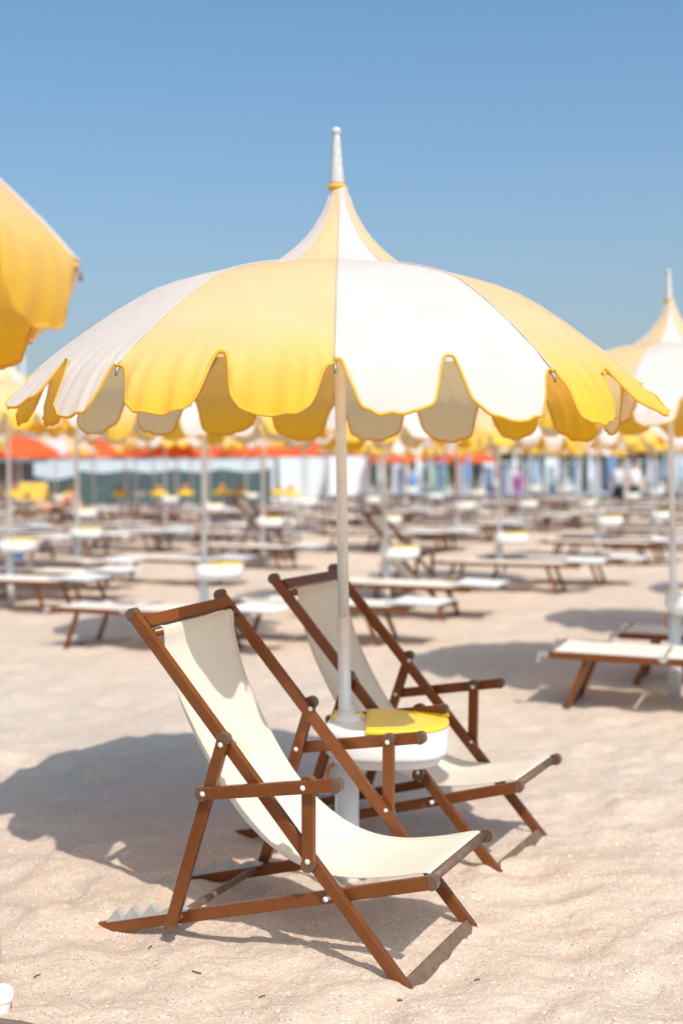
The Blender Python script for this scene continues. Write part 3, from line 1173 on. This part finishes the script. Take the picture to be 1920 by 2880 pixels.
P1, P2, P3, P4, P5 = (2.35, 8.62), (0.50, 13.85), (-1.28, 11.3), (-3.72, 17.2), (2.14, 16.55)
place_umb(P1, R(-28), 'yellow and white umbrella at the right edge, its grey finial against the sky', 'white tube and tray at the right edge, standing behind the nearest right lounger', True, 0.0, (0, -0.9))
place_umb(P2, R(72 + 8), 'blurred umbrella just right of the main pole, over the deck chair with raised back', 'white tray with bright yellow lid just right of the main pole', True, 0.0, (0, -0.6))
place_umb(P3, R(144 - 6), 'blurred umbrella whose pole stands left of the front deck chair', 'white tray with yellow lid above the top of the front deck chair', True, 0.0, (0, -0.7))
place_umb(P4, R(216 + 11), 'blurred umbrella at left, its pole rising behind the lounger at the left edge', 'white tray on a pole at left, behind the lounger with the white tube beneath', True, 0.30, (0, 0.2))
place_umb(P5, R(36 * 8 + 5), 'blurred umbrella midway between the main pole and the right edge', 'white tray above the cluster of loungers right of the main pole', True, 0.0, (0, -0.3))

place_lounger(P1, 0.20, -0.46, 'nearest cream lounger at the right edge, with silver corner hinge over a shadow', True, 0.5)
place_lounger(P1, 0.52, 0.62, 'lounger in shade at the right edge, just behind the nearest right lounger', True, 0.5)
place_lounger(P3, -0.22, -0.42, 'cream lounger left of the front deck chair, its black foot bar showing', True, 0.5)
place_lounger(P3, 0.95, 0.55, 'shaded lounger directly behind the top bar of the front deck chair', True, 1)
place_lounger(P2, 0.25, -0.45, 'cream lounger seen right of the main pole behind the second deck chair', True, 1)
place_lounger(P4, -0.05, -0.48, 'cream lounger at the left edge with a white tube showing beneath it', True, 1)
place_lounger(P4, 1.15, 0.60, 'lounger between the left pole and the next pole, partly behind the left edge lounger', True, 1)
place_lounger(P5, 0.25, -0.45, 'front lounger of the cluster right of the main pole, white tube beneath', True, 1)
place_lounger(P5, 0.65, 0.50, 'rear lounger of the cluster right of the main pole', True, 1)

c3 = copy_tree(chair)
c3['label'] = 'blurred deck chair right of the main pole, behind the yellow lidded tray'
place_chair(c3, (1.16, 14.05), -22, 0, hz(1.16, 14.2))
c4 = copy_tree(chair)
c4['label'] = 'blurred deck chair left of the main pole, farthest of the deck chairs'
place_chair(c4, (-0.98, 20.9), -20, 0, hz(-1, 20.9))

Av, Bv, O3 = (1.80, 2.88), (-3.55, 3.10), (-1.28, 11.3)
special = {(0, 0), (1, 0), (2, 0), (1, 1), (0, -1), (-1, -1)}
spots = []
for j in range(-10, 14):
    for i in range(-6, 20):
        if (i, j) in special:
            continue
        x = O3[0] + i * Av[0] + j * Bv[0] + rnd.uniform(-0.25, 0.25)
        y = O3[1] + i * Av[1] + j * Bv[1] + rnd.uniform(-0.25, 0.25)
        if (i, j) == (0, 1):
            x, y = -4.05, 14.9
        if y < 9.5 or y > (39 if x < 1.0 else 44) or abs(x) > 0.279 * y + 1.8:
            continue
        if math.hypot(x + 7.2, y - 29.6) < 2.6:
            continue
        spots.append((x, y))
spots.sort(key=lambda q: q[1])
for x, y in spots:
    px = 784 + 2811 * x / y
    side = ('at the far left' if px < 450 else 'left of the main pole' if px < 784 else 'right of the main pole' if px < 1150 else 'at the far right')
    row = 'in the middle rows' if y < 22 else 'in the distant rows' if y < 33 else 'in the last rows'
    if x > 1.0 or y < 31 or rnd.random() < 0.95:
      place_umb((x, y), R(36 * rnd.randrange(0, 10) + rnd.uniform(-8, 8)), 'blurred yellow and white umbrella %s, %s' % (row, side),
              'small white tray on its tube %s, %s' % (row, side), False, rnd.uniform(-0.08, 0.08) + (0.28 if x < 0.5 and y < 31 else 0.12 if x < 0.5 else -0.02),
              (rnd.uniform(-1.4, 1.4), rnd.uniform(-1.6, 0.8)))
    lab = 'blurred cream lounger %s, %s' % (row, side)
    place_lounger((x, y), 0.2 + rnd.uniform(-0.2, 0.2), -0.48 + rnd.uniform(-0.05, 0.05), lab, False, 5)
    if not (-1.9 < x < -0.2 and 19 < y < 22):
        place_lounger((x, y), 0.3 + rnd.uniform(-0.3, 0.4), 0.52 + rnd.uniform(-0.05, 0.1), lab, False, 5)
        if y > 22 and rnd.random() < 0.5:
            place_lounger((x, y), -2.3 + rnd.uniform(-0.2, 0.2), -0.5 + rnd.uniform(-0.1, 0.1), lab, False, 6)
            if rnd.random() < 0.6:
                place_lounger((x, y), -2.2 + rnd.uniform(-0.2, 0.2), 0.6 + rnd.uniform(-0.1, 0.1), lab, False, 6)
        if y > 15 and rnd.random() < 0.9:
            place_lounger((x, y), 0.1 + rnd.uniform(-0.4, 0.4), 1.45 + rnd.uniform(-0.1, 0.1), lab, False, 7)

# ------------------------------------------------------------------ far background
M['netting'] = mat('dark_green_netting', (0.06, 0.095, 0.092), 0.8, var=0.35, vscale=1.5)
M['clad'] = mat('pale_cladding', (0.64, 0.67, 0.69), 0.6, var=0.08, vscale=1.2)
M['cladw'] = mat('white_cladding', (0.74, 0.75, 0.75), 0.6, var=0.04, vscale=1.5)
M['teal'] = mat('teal_roof', (0.10, 0.32, 0.34), 0.6, var=0.1)
M['brownwall'] = mat('brown_boards', (0.16, 0.11, 0.09), 0.8, var=0.2, vscale=3)
M['orange'] = mat('orange_red_canvas', (0.75, 0.11, 0.02), 0.8, trans=0.2, tcol=(0.8, 0.12, 0.02))
M['blue'] = mat('blue_canvas', (0.17, 0.32, 0.58), 0.8)
M['paleblue'] = mat('pale_blue_fabric', (0.42, 0.53, 0.66), 0.8)
M['navy'] = mat('navy_paint', (0.19, 0.22, 0.33), 0.6)
M['darkred'] = mat('dark_red_paint', (0.25, 0.03, 0.02), 0.6)
M['green'] = mat('leaf_green', (0.05, 0.10, 0.03), 0.7, var=0.3, vscale=3)
M['bark'] = mat('bark', (0.10, 0.07, 0.05), 0.9)
M['skin'] = mat('skin', (0.62, 0.33, 0.21), 0.5)
M['hair'] = mat('dark_hair', (0.02, 0.014, 0.01), 0.6)
M['shirt'] = mat('white_cloth', (0.75, 0.75, 0.76), 0.9)
M['black'] = mat('black_cloth', (0.02, 0.02, 0.022), 0.9)
M['mint'] = mat('mint_paint', (0.25, 0.55, 0.45), 0.6)
M['purple'] = mat('purple_cloth', (0.30, 0.06, 0.30), 0.9)
M['yellowbed'] = mat('yellow_fabric', (0.80, 0.46, 0.06), 0.8, trans=0.2)
M['bagblue'] = mat('blue_bag', (0.03, 0.30, 0.72), 0.5, var=0.3, vscale=12)
M['straw'] = mat('woven_straw', (0.55, 0.42, 0.31), 0.9, var=0.25, vscale=90, bump=0.8, bscale=160)


ORD = ['first', 'second', 'third', 'fourth', 'fifth', 'sixth', 'seventh', 'eighth', 'ninth', 'tenth', 'eleventh', 'twelfth', 'thirteenth', 'fourteenth', 'fifteenth', 'sixteenth', 'seventeenth', 'eighteenth', 'nineteenth', 'twentieth', 'twenty-first', 'twenty-second', 'twenty-third', 'twenty-fourth', 'twenty-fifth', 'twenty-sixth', 'twenty-seventh', 'twenty-eighth']


def px_x(px, y):
    return (px - 784) / 2811 * y


# netting fence: posts and panels
FY = 48.0
fx0, fx1 = px_x(70, FY), px_x(622, FY)
f = thing('netting_fence', 'dark green netting fence on thin posts behind the far left rows', 'fence', None, (0, 0, 0))
n = 5
for k in range(n):
    xa = fx0 + (fx1 - fx0) * k / n
    xb = fx0 + (fx1 - fx0) * (k + 1) / n
    V, Fc = [], []
    for i in range(13):
        u = i / 12
        top = 1.62 + (-0.22 if k == 0 else 0.0) + 0.06 * math.cos(2 * math.pi * u)
        bx = xa + (xb - xa) * u
        for z in (0.0, 0.8, top):
            V.append((bx, FY + 0.05 * math.sin(u * 9 + z * 3 + k), z))
    for i in range(12):
        for q in range(2):
            Fc.append((i * 3 + q, (i + 1) * 3 + q, (i + 1) * 3 + q + 1, i * 3 + q + 1))
    mesh_obj('netting_panel', V, Fc, M['netting'], f)
for k in range(n + 1):
    bm = bmesh.new()
    xx = fx0 + (fx1 - fx0) * k / n
    b_cyl(bm, (xx, FY - 0.08, -0.05), (xx, FY - 0.08, 1.75), 0.035, seg=8)
    new_obj('post', bm, M['rib'], f)

# pale clad building behind it, boards built one by one
BY = 51.0


def clad_building(name, label, x0, x1, h, m, y=BY, board=0.16, depth=4.0):
    t = thing(name, label, 'building')
    bm = bmesh.new()
    b_box(bm, ((x0 + x1) / 2, y + depth / 2 + 0.02, h / 2 - 0.02), (x1 - x0, depth, h))
    new_obj('wall', bm, m, t)
    proto = None
    z = board / 2
    while z < h - 0.05:
        if proto is None:
            bm = bmesh.new()
            b_box(bm, (0, 0, 0), (x1 - x0 - 0.02, 0.035, board - 0.022))
            proto = new_obj('board', bm, m, t)
            o = proto
        else:
            o = proto.copy()
            COL.objects.link(o)
            o.parent = t
        o.location = ((x0 + x1) / 2, y - 0.01, z)
        z += board
    bm = bmesh.new()
    b_box(bm, ((x0 + x1) / 2, y + depth / 2 - 0.1, h + 0.05), (x1 - x0 + 0.1, depth - 0.1, 0.10))
    new_obj('roof', bm, m, t)
    return t


clad_building('clad_building', 'long pale building with horizontal boards above the green netting fence', px_x(76, BY), px_x(632, BY), 2.15, M['clad'])
clad_building('clad_building', 'white boarded block left of the main pole, beyond the fence end', px_x(640, BY), px_x(752, BY), 2.05, M['cladw'])
t = thing('white_trailer', 'white box trailer right behind the main pole', 'trailer')
x0, x1 = px_x(757, 49.5), px_x(852, 49.5)
bm = bmesh.new()
b_box(bm, ((x0 + x1) / 2, 50.4, 1.35), (x1 - x0, 1.8, 1.55), None, 0.04)
new_obj('body', bm, M['cladw'], t)
for s in (-0.4, 0.4):
    bm = bmesh.new()
    b_cyl(bm, ((x0 + x1) / 2 + s, 49.45, 0.33), ((x0 + x1) / 2 + s, 49.65, 0.33), 0.33, seg=16)
    new_obj('wheel', bm, M['dark'], t)
bm = bmesh.new()
b_box(bm, ((x0 + x1) / 2, 50.4, 0.52), (x1 - x0 - 0.1, 1.6, 0.1))
new_obj('chassis', bm, M['dark'], t)

t = thing('beach_hut', 'brown hut with teal roof at the far left edge', 'hut')
bm = bmesh.new()
b_box(bm, (px_x(-30, 46), 47.2, 1.0), (2.4, 2.2, 2.0))
new_obj('wall', bm, M['brownwall'], t)
bm = bmesh.new()
b_box(bm, (px_x(-26, 46), 47.0, 2.18), (3.3, 3.0, 0.34), None, 0.05)
new_obj('roof', bm, M['teal'], t)

# orange-red parasols of the next establishment
og = 'orange red parasols behind the fence'
proto = None
ops = [(px + rnd.uniform(-14, 14), yy) for yy, pxs in ((34.5, (40, 395)), (38.0, (215, 345, 590)), (42.0, (20, 300, 440, 475, 700, 745)), (49.0, (905, 1072))) for px in pxs]
for k, (px, yy) in enumerate(sorted(ops)):
    if proto is None:
        proto = thing('orange_parasol', '', 'umbrella', og)
        bm = bmesh.new()
        b_cyl(bm, (0, 0, -0.05), (0, 0, 2.75), 0.025, seg=8)
        new_obj('pole', bm, M['pole'], proto)
        V, Fc = [], []
        ns = 16
        prof = [(0.02, 2.85), (0.5, 2.72), (1.0, 2.52), (1.25, 2.40), (1.27, 2.22)]
        for r_, z_ in prof:
            for q in range(ns):
                a = 2 * math.pi * q / ns
                V.append((r_ * math.cos(a), r_ * math.sin(a), z_ - (0.04 if r_ > 1.26 and q % 2 else 0)))
        for i in range(len(prof) - 1):
            for q in range(ns):
                Fc.append((i * ns + q, i * ns + (q + 1) % ns, (i + 1) * ns + (q + 1) % ns, (i + 1) * ns + q))
        mesh_obj('canopy', V, Fc, M['orange'], proto)
        o = proto
    else:
        o = copy_tree(proto)
    o.location = (px_x(px, yy), yy, hz(px_x(px, yy), yy) - (0.34 if px < 850 else 0.62))
    o['label'] = ORD[k] + ' orange red parasol from the left in the far band under the yellow canopies'
    if 850 < px < 960:
        o['label'] = 'orange red parasol just right of the white trailer'
    if px > 1000:
        o['label'] = 'orange red parasol above the mint green cabin'

# small yellow round tables under the orange parasols
for k, px in enumerate((30, 106, 163, 276, 366, 425, 510, 552, 639, 668)):
    yy = 37.5 + rnd.uniform(-1, 1)
    if k == 0:
        yt = thing('round_table', '', 'table', 'small yellow round tables at far left')
        bm = bmesh.new()
        b_cyl(bm, (0, 0, -0.05), (0, 0, 0.70), 0.03, seg=8)
        new_obj('stem', bm, M['plastic'], yt)
        bm = bmesh.new()
        b_lathe(bm, [(0.20, 0.66), (0.27, 0.68), (0.28, 0.74), (0.25, 0.80), (0.08, 0.82)], 16)
        new_obj('table_top', bm, M['lid'], yt, True)
        bm = bmesh.new()
        b_lathe(bm, [(0.07, 0.82), (0.09, 0.86), (0.08, 0.98), (0.03, 1.0)], 10)
        new_obj('knob', bm, M['hook'], yt, True)
        o = yt
    else:
        o = copy_tree(yt)
    o['label'] = ORD[k] + ' small yellow round table from the left before the green fence'
    o.location = (px_x(px, yy), yy, hz(px_x(px, yy), yy))

# cabins and clutter on the far right
M['greyblue'] = mat('grey_blue_paint', (0.33, 0.38, 0.43), 0.6, var=0.1)
cab_cols = ['greyblue', 'cladw', 'clad', 'mint', 'greyblue', 'cladw', 'navy', 'greyblue', 'cladw', 'clad', 'greyblue', 'navy', 'cladw', 'greyblue', 'clad', 'navy']
NM = {'cladw': 'white', 'paleblue': 'pale blue', 'clad': 'light grey', 'mint': 'mint green', 'navy': 'navy blue', 'greyblue': 'grey blue', 'shirt': 'white', 'blue': 'bright blue', 'green': 'green', 'darkred': 'dark red'}
cnt = {}
for k, cc in enumerate(cab_cols):
    px = 872 + k * 49 + rnd.uniform(-8, 8)
    yy = 51.5 + (k % 3) * 0.9
    hgt = 1.72 + 0.2 * ((k * 7) % 3)
    wd = rnd.choice((0.42, 0.55, 0.68))
    x = px_x(px, yy)
    cnt[cc] = cnt.get(cc, -1) + 1
    t = thing('beach_cabin', ORD[cnt[cc]] + ' ' + NM[cc] + ' beach cabin from the left in the far right row', 'cabin', 'beach cabins at the far right')
    bm = bmesh.new()
    b_box(bm, (x, yy + 0.5, hgt / 2 + 0.1), (wd, 0.95, hgt))
    new_obj('wall', bm, M[cc], t)
    bm = bmesh.new()
    b_box(bm, (x, yy + 0.003, 0.95), (wd * 0.6, 0.04, 1.5))
    d = new_obj('door', bm, M['navy' if k % 2 else 'greyblue'], t)
    bm = bmesh.new()
    b_box(bm, (x + wd * 0.2, yy - 0.03, 1.0), (0.03, 0.03, 0.12))
    new_obj('handle', bm, M['dark'], d)
    bm = bmesh.new()
    b_box(bm, (x, yy + 0.45, hgt + 0.14), (wd + 0.12, 1.15, 0.07))
    new_obj('roof', bm, M['dark' if k % 3 == 1 else 'clad'], t)

proto = {}
cnt = {}
pxs = sorted(868 + k * 31 + rnd.uniform(-14, 14) for k in range(24))
for k, px in enumerate(pxs):
    yy = 47.2 + rnd.uniform(-0.8, 1.5)
    cc = ['shirt', 'greyblue', 'paleblue', 'shirt', 'green', 'navy', 'shirt', 'blue', 'greyblue', 'darkred'][k % 10]
    cnt[cc] = cnt.get(cc, -1) + 1
    if cc not in proto:
        t = thing('closed_umbrella', '', 'umbrella', 'closed umbrellas in front of the cabins')
        bm = bmesh.new()
        b_cyl(bm, (0, 0, -0.05), (0, 0, 2.0), 0.022, seg=8)
        new_obj('pole', bm, M['pole'], t)
        bm = bmesh.new()
        b_lathe(bm, [(0.08, 0.95), (0.11, 1.0), (0.09, 1.4), (0.06, 1.8), (0.02, 2.02)], 10)
        new_obj('folded_canopy', bm, M[cc], t)
        proto[cc] = t
    else:
        t = copy_tree(proto[cc])
    t['label'] = ORD[cnt[cc]] + ' closed ' + NM[cc] + ' umbrella from the left before the far right cabins'
    t.location = (px_x(px, yy), yy, rnd.uniform(0.05, 0.3))

pb = make_lounger(True, 'paleblue', 'paleblue')
for k in range(14):
    px = 880 + k * 52 + rnd.uniform(-12, 12)
    yy = 46 + rnd.uniform(-0.6, 0.6)
    o = pb if k == 0 else copy_tree(pb)
    o['label'] = ORD[k] + ' pale blue lounger from the left before the far right cabins'
    o['group'] = 'pale blue loungers at the far right'
    o.location = (px_x(px, yy), yy, 0.30)
    o.rotation_euler = (0, 0, R(-60 + rnd.uniform(-10, 10)))

for px, yy, lab in ((1048, 46.4, 'dark red post standing before the far cabins right of centre'),):
    t = thing('red_post', lab, 'post', None, (px_x(px, yy), yy, 0))
    bm = bmesh.new()
    b_box(bm, (0, 0, 0.95), (0.2, 0.2, 2.0), None, 0.02)
    new_obj('shaft', bm, M['darkred'], t)
    bm = bmesh.new()
    b_box(bm, (0, 0, 2.0), (0.28, 0.28, 0.08), None, 0.01)
    new_obj('cap', bm, M['dark'], t)


# trees behind the cabins: trunk and crown of leaf-sized faces
def tree(x, y, h, r, lab):
    t = thing('leafy_tree', lab, 'tree', 'dark trees behind the cabins', (x, y, 0))
    bm = bmesh.new()
    b_cyl(bm, (0, 0, -0.1), (0.1, 0, h * 0.6), 0.13, 0.05, seg=8)
    b_cyl(bm, (0.05, 0, h * 0.4), (0.5, 0.1, h * 0.75), 0.05, 0.02, seg=6)
    b_cyl(bm, (0.05, 0, h * 0.35), (-0.5, -0.1, h * 0.7), 0.05, 0.02, seg=6)
    new_obj('trunk', bm, M['bark'], t)
    V, Fc = [], []
    cl = [Vector((rnd.gauss(0, r * 0.45), rnd.gauss(0, r * 0.4), h * 0.68 + rnd.gauss(0, h * 0.14))) for _ in range(14)]
    for q in range(1100):
        c = rnd.choice(cl)
        p = c + Vector((rnd.gauss(0, 1), rnd.gauss(0, 1), rnd.gauss(0, 0.8))) * r * 0.22
        a = Vector((rnd.uniform(-1, 1), rnd.uniform(-1, 1), rnd.uniform(-1, 1))).normalized() * 0.11
        b = a.cross(Vector((rnd.uniform(-1, 1), rnd.uniform(-1, 1), rnd.uniform(-1, 1)))).normalized() * 0.06
        i = len(V)
        V += [p - a, p + b, p + a, p - b]
        Fc.append((i, i + 1, i + 2, i + 3))
    mesh_obj('crown', V, Fc, M['green'], t, False)


for k, px in enumerate((865, 930, 985, 1050, 1100, 1160, 1215, 1290, 1345, 1400, 1460, 1520, 1580)):
    tree(px_x(px, 56), 56 + rnd.uniform(-1, 1), 2.5 + rnd.uniform(-0.2, 0.3), 1.2, ORD[k] + ' dark green tree from the left behind the far right cabins')

# slim white masts at the far left
for k, (px, topz, yy) in enumerate(((58, 7.4, 62), (20, 6.6, 64), (-2, 7.0, 60))):
    t = thing('mast', ['tallest thin pale mast above the left canopies', 'thin pale mast second from the left edge', 'thin pale mast touching the left edge'][k], 'mast', 'thin pale masts at the far left', (px_x(px, yy), yy, 0))
    bm = bmesh.new()
    b_cyl(bm, (0, 0, -0.1), (0, 0, topz), 0.09, 0.06, seg=10)
    new_obj('shaft', bm, M['cladw'], t)
    bm = bmesh.new()
    b_lathe(bm, [(0.05, topz), (0.09, topz + 0.04), (0.06, topz + 0.12), (0.01, topz + 0.15)], 10)
    new_obj('tip', bm, M['cladw'], t)


# people (small and blurred, far rows): one skinned body, clothes and hair as children
def person(label, loc, rz, joints, edges, radii, clothes, hair_c, hair_r):
    t = thing('person', label, 'person', None, loc, rz)
    me = bpy.data.meshes.new('body')
    me.from_pydata(joints, edges, [])
    o = bpy.data.objects.new('body', me)
    COL.objects.link(o)
    o.parent = t
    me.materials.append(M['skin'])
    sk = o.modifiers.new('skin', 'SKIN')
    lay = me.skin_vertices[0] if len(me.skin_vertices) else None
    for i, r in enumerate(radii):
        me.skin_vertices[0].data[i].radius = (r, r)
    me.skin_vertices[0].data[0].use_root = True
    ss = o.modifiers.new('sub', 'SUBSURF')
    ss.levels = 1
    ss.render_levels = 1
    for nm, prof, mm, off in clothes:
        bm = bmesh.new()
        b_lathe(bm, prof, 14, off)
        new_obj(nm, bm, M[mm], t, True)
    bm = bmesh.new()
    bmesh.ops.create_uvsphere(bm, u_segments=14, v_segments=10, radius=hair_r)
    bmesh.ops.scale(bm, vec=(0.95, 1.05, 0.95), verts=bm.verts)
    bmesh.ops.translate(bm, vec=hair_c, verts=bm.verts)
    new_obj('hair', bm, M['hair'], t, True)
    return t


SJ = [(0, 0, 0.95), (0, 0, 1.15), (0, 0, 1.38), (0, 0, 1.48), (0, -0.02, 1.60), (0, -0.01, 1.70),
      (0.18, 0, 1.38), (0.24, 0.02, 1.12), (0.26, -0.10, 0.90), (-0.18, 0, 1.38), (-0.25, 0.0, 1.12), (-0.27, -0.06, 0.88),
      (0.09, 0, 0.86), (0.10, -0.03, 0.48), (0.11, 0.02, 0.08), (0.11, -0.12, 0.03), (-0.09, 0, 0.86), (-0.10, 0.08, 0.48), (-0.11, 0.18, 0.09), (-0.11, 0.06, 0.03)]
SE = [(0, 1), (1, 2), (2, 3), (3, 4), (4, 5), (2, 6), (6, 7), (7, 8), (2, 9), (9, 10), (10, 11), (0, 12), (12, 13), (13, 14), (14, 15), (0, 16), (16, 17), (17, 18), (18, 19)]
SR = [0.13, 0.12, 0.12, 0.055, 0.09, 0.075, 0.06, 0.045, 0.035, 0.06, 0.045, 0.035, 0.09, 0.06, 0.04, 0.035, 0.09, 0.06, 0.04, 0.035]
shirt = [(0.16, 0.92), (0.18, 1.1), (0.2, 1.3), (0.19, 1.40), (0.08, 1.47)]
shorts = [(0.2, 0.55), (0.2, 0.75), (0.17, 0.96)]
person('person in white shirt and black shorts standing among the far right loungers', (px_x(1457, 40), 40, 0.05), 0.4, SJ, SE, SR,
       [('shirt', shirt, 'shirt', (0, 0)), ('shorts', shorts, 'black', (0, 0))], (0, 0.02, 1.69), 0.098)
person('dark haired person in black shorts standing beside the person in white', (px_x(1420, 40.8), 40.8, 0.05), -0.5, SJ, SE, SR,
       [('shirt', shirt, 'clad', (0, 0)), ('shorts', shorts, 'black', (0, 0))], (0, 0.02, 1.69), 0.105)
person('person in blue top standing before the far cabins', (px_x(948, 46.5), 46.5, 0.0), 0.2, SJ, SE, SR,
       [('shirt', shirt, 'blue', (0, 0)), ('shorts', shorts, 'paleblue', (0, 0))], (0, 0.02, 1.69), 0.1)
person('person in purple clothes standing near the far cabins', (px_x(1192, 46.2), 46.2, -0.1), 0.1, SJ, SE, SR,
       [('shirt', shirt, 'purple', (0, 0)), ('shorts', shorts, 'purple', (0, 0))], (0, 0.02, 1.69), 0.1)

# sunbather on a yellow lounger at far left
ylx, yly = px_x(128, 30), 30.0
yl = make_lounger(True, 'yellowbed', 'yellowbed')
yl['label'] = 'yellow lounger with raised yellow sun hood at the far left'
yl['group'] = 'yellow lounger at the far left'
yl.location = (ylx, yly, hz(ylx, yly) + 0.16)
yl.rotation_euler = (0, 0, R(-4))
for ch in yl.children:
    if ch.name.startswith('sun_hood'):
        ch.matrix_local = (Matrix.Translation((-0.62, 0.05, 0.86)) @ Matrix.Rotation(R(52), 4, 'X') @ Matrix.Diagonal((1.55, 0.95, 1, 1))
                           @ Matrix.Translation((-0.98, 0, -0.387)))
for sx_ in (-0.96, -0.28):
    bm = bmesh.new()
    b_cyl(bm, (sx_, 0.29, 0.34), (sx_, 0.20, 1.04), 0.012, seg=6)
    new_obj('hood_arm', bm, M['chrome'], yl)
LJ = [(0, 0, 0.12), (-0.2, 0, 0.14), (-0.42, 0, 0.20), (-0.55, 0, 0.26), (-0.66, 0, 0.32), (-0.72, 0, 0.36),
      (-0.42, 0.19, 0.18), (-0.2, 0.26, 0.12), (0.02, 0.28, 0.12), (-0.42, -0.19, 0.18), (-0.2, -0.26, 0.12), (0.02, -0.28, 0.12),
      (0.08, 0.09, 0.12), (0.42, 0.10, 0.48), (0.62, 0.11, 0.08), (0.74, 0.11, 0.06), (0.08, -0.09, 0.12), (0.36, -0.10, 0.46), (0.52, -0.11, 0.08), (0.66, -0.11, 0.06)]
person('tanned person lying with knees raised on the yellow lounger', (ylx, yly, hz(ylx, yly) + 0.50), R(-4), LJ, SE, SR,
       [('shorts', [(0.05, -0.02), (0.17, 0.06), (0.17, 0.16), (0.10, 0.22)], 'black', (0.0, 0))], (-0.70, 0, 0.38), 0.1)

# blue bag on the sand behind the left lounger
t = thing('beach_bag', 'bright blue beach bag on the sand at the left edge', 'bag', None, (px_x(32, 19.4), 19.4, hz(px_x(32, 19.4), 19.4) + 0.30))
bm = bmesh.new()
vs_ = b_box(bm, (0, 0, 0.13), (0.26, 0.14, 0.24), None, 0.04)
new_obj('bag_body', bm, M['bagblue'], t, True)
tv, tf = tube_path([(-0.07, 0, 0.24), (-0.06, 0, 0.33), (0, 0, 0.36), (0.06, 0, 0.33), (0.07, 0, 0.24)], 0.01, 6)
mesh_obj('bag_handle', tv, tf, M['shirt'], t)
tb = (px_x(32, 19.4), 19.4)
t.location.z = hz(*tb) - 0.01

# ------------------------------------------------------------------ small things on the sand in front
t = thing('beach_mat', 'corner of a woven straw mat with dark border at the bottom left', 'mat', None, (-1.02, 3.36, 0.0))
ang = R(-13)
t.rotation_euler = (0, 0, ang)
V, Fc = [], []
nx, ny = 24, 14


def mat_z(lx, ly):
    wx = -1.02 + lx * math.cos(ang) - ly * math.sin(ang)
    wy = 3.36 + lx * math.sin(ang) + ly * math.cos(ang)
    return hz(wx, wy)


t.location = (-1.02, 3.36, 0)
for i in range(nx):
    for j in range(ny):
        lx, ly = -0.9 + 1.6 * i / (nx - 1), -0.62 + 0.70 * j / (ny - 1)
        V.append((lx, ly, mat_z(lx, ly) + 0.009))
for i in range(nx - 1):
    for j in range(ny - 1):
        Fc.append((i * ny + j, (i + 1) * ny + j, (i + 1) * ny + j + 1, i * ny + j + 1))
mesh_obj('weave', V, Fc, M['straw'], t)
bpts = [(-0.9 + 1.6 * i / 23, 0.09, mat_z(-0.9 + 1.6 * i / 23, 0.09) + 0.010) for i in range(24)]
tv, tf = tube_path(bpts, 0.011, 6)
mesh_obj('border', tv, tf, M['brownwall'], t)

t = thing('plastic_tub', 'white plastic tub cut off by the left edge on the sand', 'tub', None, (-1.085, 3.56, hz(-1.05, 3.56) - 0.03), R(20))
bm = bmesh.new()
slab(bm, outline(0.10, 0.07, 0, 32, 4), [(0.02, -0.01), (0.012, 0.03), (0.004, 0.07), (0.0, 0.072), (0.0, 0.08), (0.008, 0.08), (0.012, 0.072)])
new_obj('tub_body', bm, M['plastic'], t)

tw = 'dry twigs scattered on the front sand'
for k, (px, py, ln) in enumerate(((66, 2256, 0.025), (437, 2266, 0.035), (590, 2318, 0.02), (910, 2325, 0.015), (1090, 2270, 0.018), (330, 2195, 0.02))):
    Y = 1.6 * 2811 / (py - 1080)
    X = px_x(px, Y)
    V, Fc = tube_path([(-ln / 2, 0, 0), (0, ln * 0.1, 0.002), (ln / 2, -ln * 0.05, 0.001)], 0.0022, 6)
    o = mesh_obj('twig', V, Fc, M['bark'])
    o.location = (X, Y, hz(X, Y) + 0.003)
    o.rotation_euler = (0, 0, rnd.uniform(0, 3))
    tag(o, ['dark twig at the bottom left, above the straw mat', 'longest dry twig on the sand below the rear of the front chair', 'dry twig at the bottom centre of the sand', 'short twig right below the front foot of the front chair',
            'small twig on the sand right of the front foot', 'twig under the shadow at the rear of the front chair'][k], 'twig', tw)

# shell crumbs and grit lying on the front sand
M['grit'] = mat('shell_grit', (0.66, 0.58, 0.50), 0.6, var=0.5, vscale=9)
V, Fc = [], []
r2 = random.Random(5)
for k in range(2600):
    y = r2.uniform(2.9, 5.2)
    x = r2.uniform(-0.32, 0.32) * y
    z = hz(x, y) if k % 1 == 0 else 0
    s = r2.uniform(0.0012, 0.0034)
    if k % 60 == 0:
        s *= 2.2
    i = len(V)
    a = r2.uniform(0, 6.28)
    e = r2.uniform(0.5, 1)
    for q in range(5):
        b = a + q * 1.2566
        V.append((x + s * math.cos(b), y + s * e * math.sin(b), z))
    V.append((x, y, z + s * r2.uniform(0.5, 1.0)))
    for q in range(5):
        Fc.append((i + q, i + (q + 1) % 5, i + 5))
g = mesh_obj('shell_grit', V, Fc, M['grit'], None, False)
g['kind'] = 'stuff'
g['label'] = 'pale shell crumbs and grit scattered over the front sand'


# ------------------------------------------------------------------ give look-alikes of one stretch of beach their place in it
_by = {}
for o in list(scene.objects):
    if o.parent is None and 'label' in o and 'category' in o:
        _by.setdefault(o['label'], []).append(o)
for lab, obs in _by.items():
    if 1 < len(obs) <= len(ORD) and lab.startswith(('blurred', 'small white')):
        obs.sort(key=lambda o: o.location.x / max(o.location.y, 0.1))
        for n_, o in enumerate(obs):
            o['label'] = (ORD[n_] if n_ else 'leftmost') + ' ' + lab if n_ < len(obs) - 1 else 'rightmost ' + lab
